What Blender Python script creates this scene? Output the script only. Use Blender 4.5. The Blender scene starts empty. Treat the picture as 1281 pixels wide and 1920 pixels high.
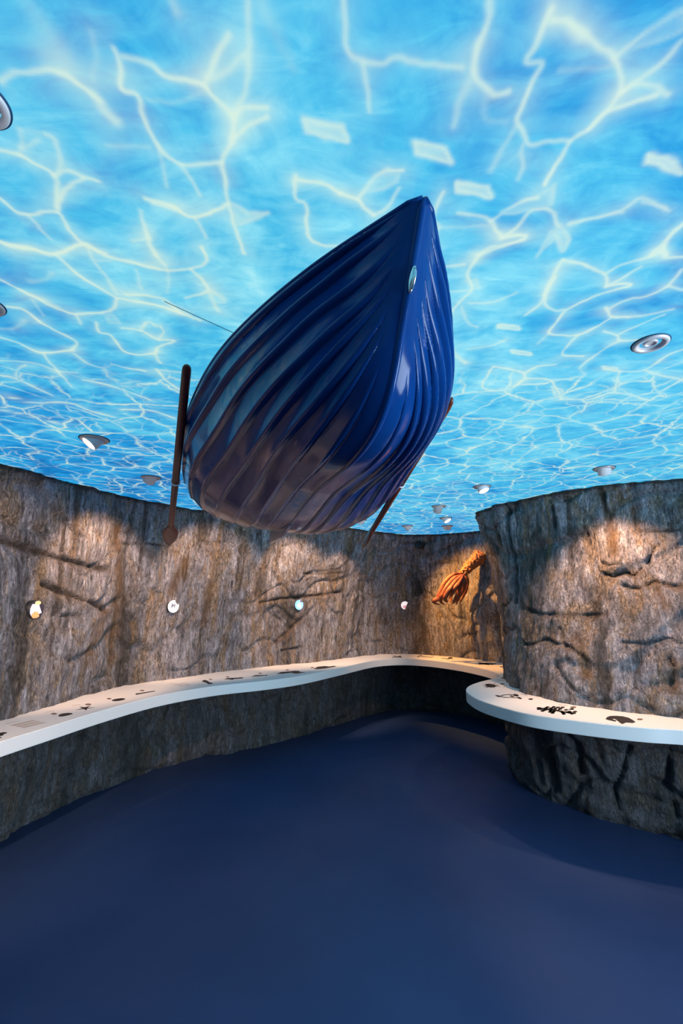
import bpy, bmesh, math, random
import numpy as np
from mathutils import Vector, Matrix, noise
from mathutils.bvhtree import BVHTree

S = bpy.context.scene
COL = S.collection
random.seed(4)

# ---------------------------------------------------------------- camera, light, exposure
CAM_Z, F_PX = 1.6, 854.0
PITCH = math.atan(163 / F_PX)
cam = bpy.data.objects.new('camera', bpy.data.cameras.new('camera'))
COL.objects.link(cam)
cam.location = (0, 0, CAM_Z)
cam.rotation_euler = (math.pi / 2 + PITCH, 0, 0)
cam.data.sensor_fit = 'HORIZONTAL'
cam.data.sensor_width = 24
cam.data.lens = 16
cam.data.clip_start = 0.02
S.camera = cam

S.view_settings.view_transform = 'Standard'
S.view_settings.look = 'None'
S.view_settings.gamma = 1
S.view_settings.use_curve_mapping = False
S.view_settings.exposure = 0.0

MURAL_GLOW = 1.0
WARM = (1.0, 0.62, 0.39)
AMBER = (1.0, 0.44, 0.09)
SPOT_W = 122
DAY_W = 265

world = bpy.data.worlds.new('world')
S.world = world
world.use_nodes = True
world.node_tree.nodes['Background'].inputs[0].default_value = (0.6, 0.75, 1, 1)
world.node_tree.nodes['Background'].inputs[1].default_value = 0.02

# daylight through the window of the right wall, beside the visitor
day = bpy.data.objects.new('window_daylight', bpy.data.lights.new('window_daylight', 'AREA'))
COL.objects.link(day)
day.data.shape = 'RECTANGLE'
day.data.size, day.data.size_y = 2.0, 1.6
day.data.energy = DAY_W
day.data.color = (0.64, 0.83, 1.0)
day.location = (3.12, -0.1, 1.35)
day.rotation_euler = Vector((-1, 0.12, -0.02)).to_track_quat('-Z', 'Y').to_euler()

ZC, ZB, TB = 2.53, 0.815, 0.085      # ceiling, ledge top, ledge thickness

# ---------------------------------------------------------------- measuring helpers
_c, _s = math.cos(PITCH), math.sin(PITCH)


def ray(px, py):
    x = (px - 640.5) / F_PX
    u = -(py - 960) / F_PX
    return np.array([x, _c - u * _s, _s + u * _c])


def on_z(px, py, z):                 # photo measurement -> point of the horizontal plane z
    r = ray(px, py)
    t = (z - CAM_Z) / r[2]
    return np.array([r[0] * t, r[1] * t, z])


def on_y(px, py, y):                 # photo measurement -> point of the vertical plane y
    r = ray(px, py)
    t = y / r[1]
    return np.array([r[0] * t, y, CAM_Z + r[2] * t])


def seen(P):                         # point -> photo measurement and depth
    d = P - np.array([0, 0, CAM_Z])
    f = d[:, 1] * _c + d[:, 2] * _s
    f = np.where(f < 0.05, 0.05, f)
    u = -d[:, 1] * _s + d[:, 2] * _c
    return np.stack([640.5 + F_PX * d[:, 0] / f, 960 - F_PX * u / f], 1), f


def catmull(P, n, closed=False):
    P = [np.array(p, float) for p in P]
    if closed:
        Q = [P[-1]] + P + P[:2]
    else:
        Q = [2 * P[0] - P[1]] + P + [2 * P[-1] - P[-2]]
    out = []
    for i in range(1, len(Q) - 2):
        a, b, c, d = Q[i - 1:i + 3]
        for k in range(n):
            t = k / n
            out.append(0.5 * (2 * b + (c - a) * t + (2 * a - 5 * b + 4 * c - d) * t * t + (3 * b - a - 3 * c + d) * t ** 3))
    if not closed:
        out.append(P[-1])
    return np.array(out)


def resample(P, n):
    P = np.array(P)
    d = np.r_[0, np.cumsum(np.linalg.norm(np.diff(P, axis=0), axis=1))]
    s = np.linspace(0, d[-1], n)
    return np.stack([np.interp(s, d, P[:, k]) for k in range(P.shape[1])], 1)


def pch(tx, ty, t):
    tx = np.array(tx, float); ty = np.array(ty, float); t = np.asarray(t, float)
    h = np.diff(tx); d = np.diff(ty) / h; m = np.zeros(len(tx))
    m[0] = d[0]; m[-1] = d[-1]
    for i in range(1, len(tx) - 1):
        m[i] = (d[i - 1] * h[i] + d[i] * h[i - 1]) / (h[i] + h[i - 1])
    i = np.clip(np.searchsorted(tx, t) - 1, 0, len(h) - 1)
    u = (t - tx[i]) / h[i]
    return ((2 * u**3 - 3 * u**2 + 1) * ty[i] + (u**3 - 2 * u**2 + u) * h[i] * m[i]
            + (-2 * u**3 + 3 * u**2) * ty[i + 1] + (u**3 - u**2) * h[i] * m[i + 1])


# ---------------------------------------------------------------- object helpers
def link(name, me, mat, parent=None, smooth=True):
    o = bpy.data.objects.new(name, me)
    COL.objects.link(o)
    if mat:
        me.materials.append(mat)
    if smooth:
        for p in me.polygons:
            p.use_smooth = True
    if parent:
        o.parent = parent
        o.matrix_parent_inverse = parent.matrix_world.inverted() if False else Matrix()
    return o


def mesh(name, V, Fc, mat, parent=None, smooth=True):
    me = bpy.data.meshes.new(name)
    me.from_pydata([tuple(v) for v in V], [], Fc)
    me.update()
    return link(name, me, mat, parent, smooth)


def from_bm(name, bm, mat, parent=None, smooth=True):
    bmesh.ops.recalc_face_normals(bm, faces=bm.faces)
    me = bpy.data.meshes.new(name)
    bm.to_mesh(me)
    bm.free()
    return link(name, me, mat, parent, smooth)


def grid(name, P, mat, parent=None, smooth=True, flip=False):     # P: (rows, cols, 3)
    r, c, _ = P.shape
    idx = np.arange(r * c).reshape(r, c)
    q = np.stack([idx[:-1, :-1], idx[:-1, 1:], idx[1:, 1:], idx[1:, :-1]], -1).reshape(-1, 4)
    if flip:
        q = q[:, ::-1]
    me = bpy.data.meshes.new(name)
    me.vertices.add(r * c)
    me.vertices.foreach_set('co', P.reshape(-1).astype(np.float32))
    me.loops.add(q.size)
    me.loops.foreach_set('vertex_index', q.reshape(-1).astype(np.int32))
    me.polygons.add(len(q))
    me.polygons.foreach_set('loop_start', (np.arange(len(q)) * 4).astype(np.int32))
    me.update(calc_edges=True)
    me.validate()
    return link(name, me, mat, parent, smooth)


def add_tube(bm, path, rad, seg=10, cap=True, sx=1.0, side=None):
    """tube round a path; rad scalar or list; sx flattens it across `side`"""
    path = [Vector(p) for p in path]
    n = len(path)
    if not hasattr(rad, '__len__'):
        rad = [rad] * n
    ref = Vector(side) if side is not None else Vector((0.13, 0.31, 0.94))
    rings = []
    for i, p in enumerate(path):
        t = (path[min(i + 1, n - 1)] - path[max(i - 1, 0)]).normalized()
        a = (ref - t * ref.dot(t)).normalized()
        b = t.cross(a)
        rings.append([bm.verts.new(p + (a * math.cos(2 * math.pi * k / seg) + b * (sx * math.sin(2 * math.pi * k / seg))) * rad[i]) for k in range(seg)])
    for i in range(n - 1):
        for k in range(seg):
            bm.faces.new((rings[i][k], rings[i][(k + 1) % seg], rings[i + 1][(k + 1) % seg], rings[i + 1][k]))
    if cap:
        bm.faces.new(rings[0][::-1])
        bm.faces.new(rings[-1])


def add_lathe(bm, prof, M, seg=40, close=False):
    rings = []
    for r, z in prof:
        rings.append([bm.verts.new(M @ Vector((r * math.cos(2 * math.pi * k / seg), r * math.sin(2 * math.pi * k / seg), z))) for k in range(seg)])
    m = len(rings)
    for i in range(m if close else m - 1):
        A, B = rings[i], rings[(i + 1) % m]
        for k in range(seg):
            bm.faces.new((A[k], A[(k + 1) % seg], B[(k + 1) % seg], B[k]))
    return rings


def add_disc(bm, r, z, M, seg=40):
    bm.faces.new([bm.verts.new(M @ Vector((r * math.cos(2 * math.pi * k / seg), r * math.sin(2 * math.pi * k / seg), z))) for k in range(seg)])


def empty(name, loc, label, cat, group=None):
    o = bpy.data.objects.new(name, None)
    COL.objects.link(o)
    o.location = loc
    o.empty_display_size = 0.1
    tag(o, label, cat, group)
    return o


def tag(o, label, cat, group=None):
    o['label'] = label
    o['category'] = cat
    if group:
        o['group'] = group


def struct(o, label=None):
    o['kind'] = 'structure'
    if label:
        o['label'] = label


# ---------------------------------------------------------------- materials
class NT:
    def __init__(s, name):
        s.m = bpy.data.materials.new(name)
        s.m.use_nodes = True
        s.t = s.m.node_tree
        s.b = s.t.nodes['Principled BSDF']
        s.out = s.t.nodes['Material Output']

    def n(s, kind, **kw):
        o = s.t.nodes.new('ShaderNode' + kind)
        for k, v in kw.items():
            setattr(o, k, v)
        return o

    def l(s, a, b):
        s.t.links.new(a, b)

    def val(s, sock, v):
        if hasattr(v, 'links') or isinstance(v, bpy.types.NodeSocket):
            s.l(v, sock)
        else:
            sock.default_value = v

    def math(s, op, a, b=0.0, clamp=False):
        o = s.n('Math', operation=op, use_clamp=clamp)
        s.val(o.inputs[0], a)
        s.val(o.inputs[1], b)
        return o.outputs[0]

    def mix(s, f, a, b, mode='MIX'):
        o = s.n('Mix', data_type='RGBA', blend_type=mode)
        s.val(o.inputs[0], f)
        for sock, v in ((o.inputs[6], a), (o.inputs[7], b)):
            s.val(sock, (*v, 1) if isinstance(v, tuple) and len(v) == 3 else v)
        return o.outputs[2]

    def ramp(s, f, stops):
        o = s.n('ValToRGB')
        s.l(f, o.inputs[0])
        e = o.color_ramp.elements
        while len(e) < len(stops):
            e.new(0.5)
        for k, (p, c) in enumerate(stops):
            e[k].position = p
            e[k].color = (*c, 1) if hasattr(c, '__len__') else (c, c, c, 1)
        return o.outputs[0]

    def coords(s, scale, kind='Object', rot=(0, 0, 0)):
        tc = s.n('TexCoord')
        mp = s.n('Mapping')
        mp.inputs['Scale'].default_value = scale
        mp.inputs['Rotation'].default_value = rot
        s.l(tc.outputs[kind], mp.inputs[0])
        return mp.outputs[0]

    def noise(s, vec, scale, detail=4, rough=0.55, dist=0.0):
        o = s.n('TexNoise')
        s.l(vec, o.inputs['Vector'])
        o.inputs['Scale'].default_value = scale
        o.inputs['Detail'].default_value = detail
        o.inputs['Roughness'].default_value = rough
        o.inputs['Distortion'].default_value = dist
        return o

    def bump(s, h, strength=0.3, dist=0.01, normal=None):
        o = s.n('Bump')
        o.inputs['Strength'].default_value = strength
        o.inputs['Distance'].default_value = dist
        s.l(h, o.inputs['Height'])
        if normal:
            s.l(normal, o.inputs['Normal'])
        s.l(o.outputs[0], s.b.inputs['Normal'])
        return o.outputs[0]


def plain(name, col, rough=0.5, metal=0.0, coat=0.0, spec=0.5, var=0.0):
    k = NT(name)
    k.b.inputs['Roughness'].default_value = rough
    k.b.inputs['Metallic'].default_value = metal
    k.b.inputs['Coat Weight'].default_value = coat
    k.b.inputs['Specular IOR Level'].default_value = spec
    v = k.coords((1, 1, 1))
    nz = k.noise(v, 14, 3)
    k.l(k.mix(k.math('MULTIPLY', nz.outputs[0], var), col, tuple(c * 0.6 for c in col)), k.b.inputs['Base Color'])
    return k.m


def glow(name, col, strength):
    k = NT(name)
    k.b.inputs['Base Color'].default_value = (0.8, 0.8, 0.8, 1)
    k.b.inputs['Emission Color'].default_value = (*col, 1)
    k.b.inputs['Emission Strength'].default_value = strength
    return k.m


def rock_material():
    k = NT('painted_rock')
    st = k.coords((1, 1, 0.16))          # drips run down the wall
    iso = k.coords((1, 1, 1))
    n1 = k.noise(st, 3.2, 6, 0.65, 0.4).outputs[0]
    n2 = k.noise(st, 17, 5, 0.7, 0.2).outputs[0]
    n3 = k.noise(iso, 2.2, 5, 0.6, 0.8).outputs[0]
    n4 = k.noise(iso, 55, 4, 0.7).outputs[0]
    n5 = k.noise(st, 7.5, 5, 0.6, 0.6).outputs[0]
    n6 = k.noise(k.coords((1, 1, 0.32)), 34, 5, 0.75, 0.5).outputs[0]
    n7 = k.noise(k.coords((1, 1, 0.30)), 70, 5, 0.75, 0.6).outputs[0]
    n8 = k.noise(k.coords((1, 1, 0.5)), 4.5, 6, 0.7, 1.2).outputs[0]
    grey = k.ramp(n2, [(0.30, (0.105, 0.105, 0.12)), (0.46, (0.265, 0.255, 0.285)), (0.58, (0.40, 0.39, 0.435)), (0.72, (0.59, 0.58, 0.65))])
    ochre = k.ramp(n7, [(0.32, (0.10, 0.066, 0.036)), (0.55, (0.30, 0.215, 0.135)), (0.72, (0.50, 0.39, 0.27))])
    c = k.mix(k.ramp(n8, [(0.47, 0.0), (0.62, 0.80)]), grey, ochre)
    c = k.mix(k.ramp(n5, [(0.57, 0.0), (0.68, 0.75)]), c, ochre)
    c = k.mix(k.ramp(n1, [(0.54, 0.0), (0.64, 0.8)]), c, (0.050, 0.040, 0.032))
    n9 = k.noise(k.coords((1, 1, 0.07)), 9, 4, 0.6, 0.3).outputs[0]
    c = k.mix(k.ramp(n9, [(0.60, 0.0), (0.68, 0.8)]), c, (0.050, 0.036, 0.024))
    c = k.mix(k.ramp(n9, [(0.36, 0.6), (0.43, 0.0)]), c, (0.30, 0.19, 0.095))
    c = k.mix(k.ramp(n3, [(0.30, 0.6), (0.42, 0.0)]), c, (0.060, 0.055, 0.052))
    tex = k.ramp(n7, [(0.34, 0.25), (0.47, 0.90), (0.56, 1.05), (0.66, 1.8)])
    c = k.mix(1.0, c, tex, 'MULTIPLY')
    tex2 = k.ramp(n6, [(0.33, 0.35), (0.46, 1.0), (0.60, 1.0), (0.70, 1.4)])
    c = k.mix(1.0, c, tex2, 'MULTIPLY')
    c = k.mix(k.ramp(n4, [(0.29, 0.65), (0.44, 0.0)]), c, (0.04, 0.034, 0.03))
    at = k.n('Attribute', attribute_name='wash_shade')
    sep = k.n('SeparateColor')
    k.l(at.outputs['Color'], sep.inputs[0])
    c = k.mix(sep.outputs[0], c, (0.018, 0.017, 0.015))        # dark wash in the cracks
    c = k.mix(k.math('MULTIPLY', sep.outputs[1], 0.8), c, (0.15, 0.080, 0.030))   # rust drips
    c = k.mix(k.math('MULTIPLY', sep.outputs[2], 1.0), c, k.mix(0.62, c, (0.050, 0.054, 0.052)))   # shade under the ledge, painted into the rock colour
    k.l(c, k.b.inputs['Base Color'])
    k.b.inputs['Roughness'].default_value = 0.5
    k.b.inputs['Specular IOR Level'].default_value = 0.35
    h = k.math('ADD', k.math('MULTIPLY', n6, 1.0), k.math('MULTIPLY', n7, 0.8))
    h = k.math('ADD', h, k.math('MULTIPLY', n2, 0.8))
    k.bump(h, 1.0, 0.035)
    return k.m


def floor_material():
    k = NT('blue_resin_floor')
    v = k.coords((1, 1, 1))
    n = k.noise(v, 1.3, 4, 0.5).outputs[0]
    sc = k.noise(k.coords((6, 1.5, 1), rot=(0, 0, 0.6)), 5, 6, 0.8, 1.5).outputs[0]
    sp = k.noise(v, 90, 2).outputs[0]
    c = k.ramp(n, [(0.3, (0.016, 0.034, 0.098)), (0.7, (0.023, 0.046, 0.122))])
    c = k.mix(k.ramp(sc, [(0.66, 0.0), (0.80, 0.10)]), c, (0.16, 0.19, 0.26))
    c = k.mix(k.ramp(sp, [(0.78, 0.0), (0.84, 0.2)]), c, (0.3, 0.3, 0.33))
    k.l(c, k.b.inputs['Base Color'])
    k.l(k.ramp(k.noise(v, 2.4, 5, 0.6).outputs[0], [(0.3, 0.42), (0.7, 0.54)]), k.b.inputs['Roughness'])
    k.b.inputs['Specular IOR Level'].default_value = 0.35
    k.bump(k.noise(v, 3.0, 3).outputs[0], 0.03, 0.01)
    return k.m


def mural_material():
    k = NT('backlit_water_print')
    at = k.n('Attribute', attribute_name='mural')
    sep = k.n('SeparateColor')
    k.l(at.outputs['Color'], sep.inputs[0])
    drawn, far, tone = sep.outputs[0], sep.outputs[1], sep.outputs[2]
    v = k.coords((1, 1, 0))
    warp = k.noise(v, 3.1, 4, 0.55)
    wv = k.n('VectorMath', operation='MULTIPLY_ADD')
    k.l(warp.outputs['Color'], wv.inputs[0])
    wv.inputs[1].default_value = (0.26, 0.26, 0)
    k.l(v, wv.inputs[2])

    def web(scale, lo, hi, sx=1.0):
        mp = k.n('Mapping')
        mp.inputs['Scale'].default_value = (sx, 1, 1)
        k.l(wv.outputs[0], mp.inputs[0])
        o = k.n('TexVoronoi', feature='DISTANCE_TO_EDGE', voronoi_dimensions='2D')
        o.inputs['Scale'].default_value = scale
        k.l(mp.outputs[0], o.inputs['Vector'])
        return k.ramp(o.outputs['Distance'], [(lo, 1.0), (lo + (hi - lo) * 0.35, 0.38), (hi, 0.0)])
    fade = k.ramp(k.noise(v, 4.0, 3).outputs[0], [(0.34, 0.25), (0.58, 1.0)])
    w = k.math('MULTIPLY', web(4.6, 0.0, 0.085), fade)
    w2 = k.math('MULTIPLY', web(9.5, 0.0, 0.10, 0.8), k.ramp(k.noise(v, 2.3, 3).outputs[0], [(0.42, 0.0), (0.62, 0.7)]))
    w = k.math('MAXIMUM', w, w2)
    w = k.math('MULTIPLY', w, far)
    lines = k.math('MAXIMUM', drawn, w)
    m1 = k.noise(v, 2.6, 6, 0.6, 0.9).outputs[0]
    m2 = k.noise(k.coords((1, 2.2, 0), rot=(0, 0, 0.5)), 6.0, 5, 0.6, 1.2).outputs[0]
    t = k.math('ADD', tone, k.math('MULTIPLY', k.math('SUBTRACT', m1, 0.52), 1.15))
    t = k.math('ADD', t, k.math('MULTIPLY', k.math('SUBTRACT', m2, 0.5), 0.75), True)
    base = k.ramp(t, [(0.0, (0.002, 0.17, 0.50)), (0.22, (0.009, 0.31, 0.70)), (0.5, (0.075, 0.52, 0.80)), (0.78, (0.23, 0.71, 0.88)), (1.0, (0.44, 0.86, 0.92))])
    c = k.mix(k.math('MULTIPLY', lines, 0.92, True), base, (0.72, 0.87, 0.70))
    k.l(c, k.b.inputs['Emission Color'])
    k.b.inputs['Emission Strength'].default_value = MURAL_GLOW
    k.b.inputs['Base Color'].default_value = (0.02, 0.06, 0.09, 1)
    k.b.inputs['Roughness'].default_value = 0.6
    k.b.inputs['Specular IOR Level'].default_value = 0.1
    return k.m


def gelcoat():
    k = NT('blue_gelcoat')
    v = k.coords((1, 1, 1))
    n = k.noise(v, 7, 4).outputs[0]
    k.l(k.ramp(n, [(0.3, (0.0018, 0.026, 0.125)), (0.7, (0.0026, 0.036, 0.160))]), k.b.inputs['Base Color'])
    k.l(k.ramp(k.noise(v, 25, 4).outputs[0], [(0.3, 0.10), (0.75, 0.18)]), k.b.inputs['Roughness'])
    k.b.inputs['IOR'].default_value = 1.22
    k.b.inputs['Coat Weight'].default_value = 0.0
    k.b.inputs['Coat Roughness'].default_value = 0.1
    k.bump(k.noise(v, 12, 3).outputs[0], 0.05, 0.01)
    return k.m


def wood():
    k = NT('varnished_mahogany')
    v = k.coords((20, 20, 1.5))
    n = k.noise(v, 3, 5, 0.6, 0.6).outputs[0]
    k.l(k.ramp(n, [(0.3, (0.085, 0.011, 0.004)), (0.7, (0.18, 0.028, 0.010))]), k.b.inputs['Base Color'])
    k.b.inputs['Roughness'].default_value = 0.38
    return k.m


ROCK, FLOOR, MURAL = rock_material(), floor_material(), mural_material()
BLUE, WOOD = gelcoat(), wood()
WHITE = plain('white_solid_surface', (0.74, 0.715, 0.69), 0.45)
PRINT = plain('dark_brown_print', (0.022, 0.014, 0.011), 0.5)
GREYPRINT = plain('brown_dot_print', (0.16, 0.095, 0.07), 0.5)
PALEPRINT = plain('pale_text_print', (0.50, 0.42, 0.37), 0.5)
TRIM = plain('satin_trim', (0.66, 0.60, 0.60), 0.35, 0.2)
CAN = plain('white_lacquer', (0.88, 0.89, 0.90), 0.4)
HALO_SHADE = plain('dark_blue_halo_shade', (0.004, 0.045, 0.11), 0.7)  # colour of the dim backlight halo painted round each fitting
STEEL = plain('stainless_steel', (0.72, 0.72, 0.70), 0.2, 1.0)
BLACK = plain('black_plastic', (0.008, 0.008, 0.009), 0.5)
WIRE = plain('thin_steel_wire', (0.10, 0.22, 0.30), 0.4, 0.6)
LAMP = glow('lamp_face', (1.0, 0.86, 0.72), 6.0)


# ---------------------------------------------------------------- room shell
def plans_to_grid(levels, zs, n, zrows):
    """levels: list of control polylines (same count), zs: their heights -> (rows, n, 3)"""
    cur = [catmull(L, 24) for L in levels]
    # one parameter for all levels: the first level's arc length
    out = np.zeros((len(zrows), n, 3))
    m = np.mean(np.array(cur), 0)
    d = np.r_[0, np.cumsum(np.linalg.norm(np.diff(m, axis=0), axis=1))]
    s = np.linspace(0, d[-1], n)
    C = np.array([[np.interp(s, d, c[:, k]) for k in range(2)] for c in cur])    # (levels,2,n)
    for i in range(n):
        for k in range(2):
            out[:, i, k] = pch(zs, C[:, k, i], zrows)
    out[:, :, 2] = np.array(zrows)[:, None]
    return out


def segdist(Q, line):
    best = np.full(len(Q), 1e9)
    for a, b in zip(line[:-1], line[1:]):
        a = np.array(a, float); b = np.array(b, float)
        d = b - a
        u = np.clip(((Q - a) @ d) / (d @ d + 1e-9), 0, 1)
        best = np.minimum(best, np.linalg.norm(Q - a - u[:, None] * d, axis=1))
    return best


def build_rock(name, levels, zs, cols, rows, seed, cracks, label, relief=1.0):
    zr = np.linspace(-0.01, 2.565, rows)
    P = plans_to_grid(levels, zs, cols, zr)
    T = np.gradient(P, axis=1)
    N = np.stack([T[:, :, 1], -T[:, :, 0], 0 * T[:, :, 0]], -1)
    N /= np.linalg.norm(N, axis=2, keepdims=True) + 1e-9
    flat = P.reshape(-1, 3)
    H = np.zeros(len(flat))
    o = Vector((seed * 7.3, seed * 3.1, 0))
    nf, ns = noise.fractal, noise.noise
    for i, (x, y, z) in enumerate(flat):
        p = Vector((x, y, z)) + o
        a = nf(Vector((p.x * 1.3, p.y * 1.3, p.z * 0.9)), 1.0, 2.0, 3)
        r = nf(Vector((p.x * 5.0, p.y * 5.0, p.z * 0.9 + a * 0.8)), 1.0, 2.1, 3)
        g = ns(Vector((p.x * 9, p.y * 9, p.z * 2.2)))
        f = nf(Vector((p.x * 17, p.y * 17, p.z * 9)), 0.8, 2.2, 4)
        l = 1 - abs(ns(Vector((p.x * 1.6 + a * .4, p.y * 1.6, p.z * 3.0 + a))))
        b = nf(Vector((p.x * 3.1, p.y * 3.1, p.z * 2.2 + a)), 0.9, 2.0, 3)
        H[i] = relief * (0.030 * a + 0.022 * b + 0.017 * r) + 0.007 * g + 0.012 * f - 0.024 * relief * max(0, l - 0.86) / 0.14
    wash_shade = np.zeros((len(flat), 4)); wash_shade[:, 3] = 1
    Q, dep = seen(flat)
    for line, width, depth, dark, rust in cracks:
        d = segdist(Q, line) * dep / F_PX
        jit = np.array([0.75 + 0.6 * ns(Vector(v * 9)) for v in flat]) * width
        g = np.exp(-(d / np.maximum(jit, 0.004)) ** 2)
        H -= depth * g
        wash_shade[:, 0] = np.maximum(wash_shade[:, 0], dark * g)
        wash_shade[:, 1] = np.maximum(wash_shade[:, 1], rust * np.exp(-(d / (width * 2.2)) ** 2))
    zz = flat[:, 2]
    wash_shade[:, 2] = np.clip((0.78 - zz) / 0.06, 0, 1)  # mask for the painted shade below the ledge
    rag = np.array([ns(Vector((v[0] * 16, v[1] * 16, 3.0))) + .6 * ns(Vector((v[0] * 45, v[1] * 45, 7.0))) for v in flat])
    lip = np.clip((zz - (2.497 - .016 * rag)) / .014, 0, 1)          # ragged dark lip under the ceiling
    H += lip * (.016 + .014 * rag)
    wash_shade[:, 0] = np.maximum(wash_shade[:, 0], .8 * lip)
    # a rough undercut foot and a ragged top fringe
    H -= 0.03 * np.clip((0.10 - zz) / 0.1, 0, 1) ** 2
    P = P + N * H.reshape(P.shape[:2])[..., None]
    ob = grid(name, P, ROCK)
    at = ob.data.color_attributes.new('wash_shade', 'FLOAT_COLOR', 'POINT')
    at.data.foreach_set('color', wash_shade.reshape(-1).astype(np.float32))
    struct(ob, label)
    return ob


def zp(pts, k, ox, oy):
    return [(ox + x / k, oy + y / k) for x, y in pts]


LEFT_TOP = [(-2.75, -1.9), (-2.75, 0.5), (-2.6, 2.0), (-2.38, 3.05), (-2.07, 3.92), (-1.79, 4.4), (-1.49, 4.78), (-.75, 5.35), (0, 5.92), (.44, 6.3), (.94, 6.68), (1.4, 6.63), (1.81, 6.41), (2.05, 6.1), (2.6, 5.9)]
LEFT_LEDGE = [(-2.6, -1.9), (-2.55, .5), (-2.4, 2.0), (-2.24, 3.0), (-2.12, 3.95), (-1.95, 4.45), (-1.6, 4.93), (-.88, 5.62), (-.15, 6.21), (.45, 6.77), (.93, 6.9), (1.35, 6.7), (1.71, 6.35), (1.98, 5.95), (2.6, 5.8)]
LEFT_FLOOR = [(-2.6, -1.9), (-2.6, .5), (-2.45, 2.0), (-2.31, 3.1), (-2.17, 3.9), (-1.93, 4.4), (-1.6, 4.9), (-.83, 5.42), (-.15, 6.14), (.45, 6.83), (.93, 7.05), (1.57, 6.83), (2.06, 6.28), (2.25, 5.95), (2.7, 5.8)]
PIL_TOP = [(2.9, 6.1), (2.2, 5.9), (1.80, 5.55), (1.57, 5.2), (1.50, 4.87), (1.59, 4.45), (1.81, 4.15), (2.09, 3.78), (2.41, 3.56), (2.68, 3.46), (3.2, 3.3), (3.35, 1.0), (3.35, -1.9)]
PIL_MID = [(2.9, 6.1), (2.3, 5.9), (1.92, 5.55), (1.72, 5.2), (1.65, 4.8), (1.66, 4.4), (1.80, 4.05), (2.0, 3.75), (2.3, 3.45), (2.6, 3.28), (3.2, 3.1), (3.35, 1.0), (3.35, -1.9)]
PIL_LEDGE = [(2.9, 6.1), (2.25, 5.85), (1.95, 5.5), (1.76, 5.1), (1.61, 4.65), (1.54, 4.3), (1.57, 4.05), (1.69, 3.73), (2.08, 3.38), (2.5, 3.15), (3.2, 2.95), (3.35, 1.0), (3.35, -1.9)]
PIL_FLOOR = [(2.9, 6.1), (2.3, 5.9), (1.95, 5.6), (1.72, 5.15), (1.585, 4.75), (1.57, 4.4), (1.66, 4.1), (1.84, 3.78), (2.28, 3.4), (2.65, 3.15), (3.2, 2.95), (3.35, 1.0), (3.35, -1.9)]

A5 = lambda p: zp(p, 2.0, 0, 860)
LEFT_CRACKS = [
    (A5([(0, 290), (70, 320), (150, 350), (230, 372), (300, 395), (405, 415)]), .030, .045, .9, .2),
    (A5([(170, 470), (240, 500), (300, 525), (360, 545), (395, 572)]), .022, .035, .75, .5),
    (A5([(440, 320), (520, 318), (620, 325)]), .014, .02, .6, .1),
    (A5([(445, 260), (452, 400), (440, 560), (430, 760)]), .022, .02, .35, .8),
    (A5([(530, 240), (528, 310)]), .018, .01, .6, 0), (A5([(565, 240), (555, 300)]), .018, .01, .6, 0),
    (A5([(980, 540), (1050, 525), (1110, 520), (1200, 512), (1281, 500)]), .022, .035, .7, .3),
    (A5([(1140, 430), (1200, 432), (1281, 428)]), .018, .03, .7, .1),
    (A5([(240, 590), (310, 590)]), .020, .02, .5, .1),
    (A5([(1060, 720), (1125, 708)]), .020, .03, .7, 0), (A5([(1050, 728), (1062, 765)]), .014, .02, .6, 0),
    (A5([(1040, 690), (1130, 600)]), .022, .02, .2, .7),
    (A5([(640, 500), (670, 430), (690, 380)]), .025, .01, .1, .8), (A5([(760, 620), (790, 470)]), .022, .01, .2, .8),
    (A5([(330, 760), (370, 640), (395, 575)]), .025, .01, .1, .8), (A5([(900, 480), (930, 330)]), .025, .015, .5, .2),
    (A5([(790, 200), (790, 250)]), .02, .015, .7, 0), (A5([(340, 180), (335, 220)]), .02, .015, .6, 0),
]
A6 = lambda p: zp(p, 3.195, 880, 860)
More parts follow.
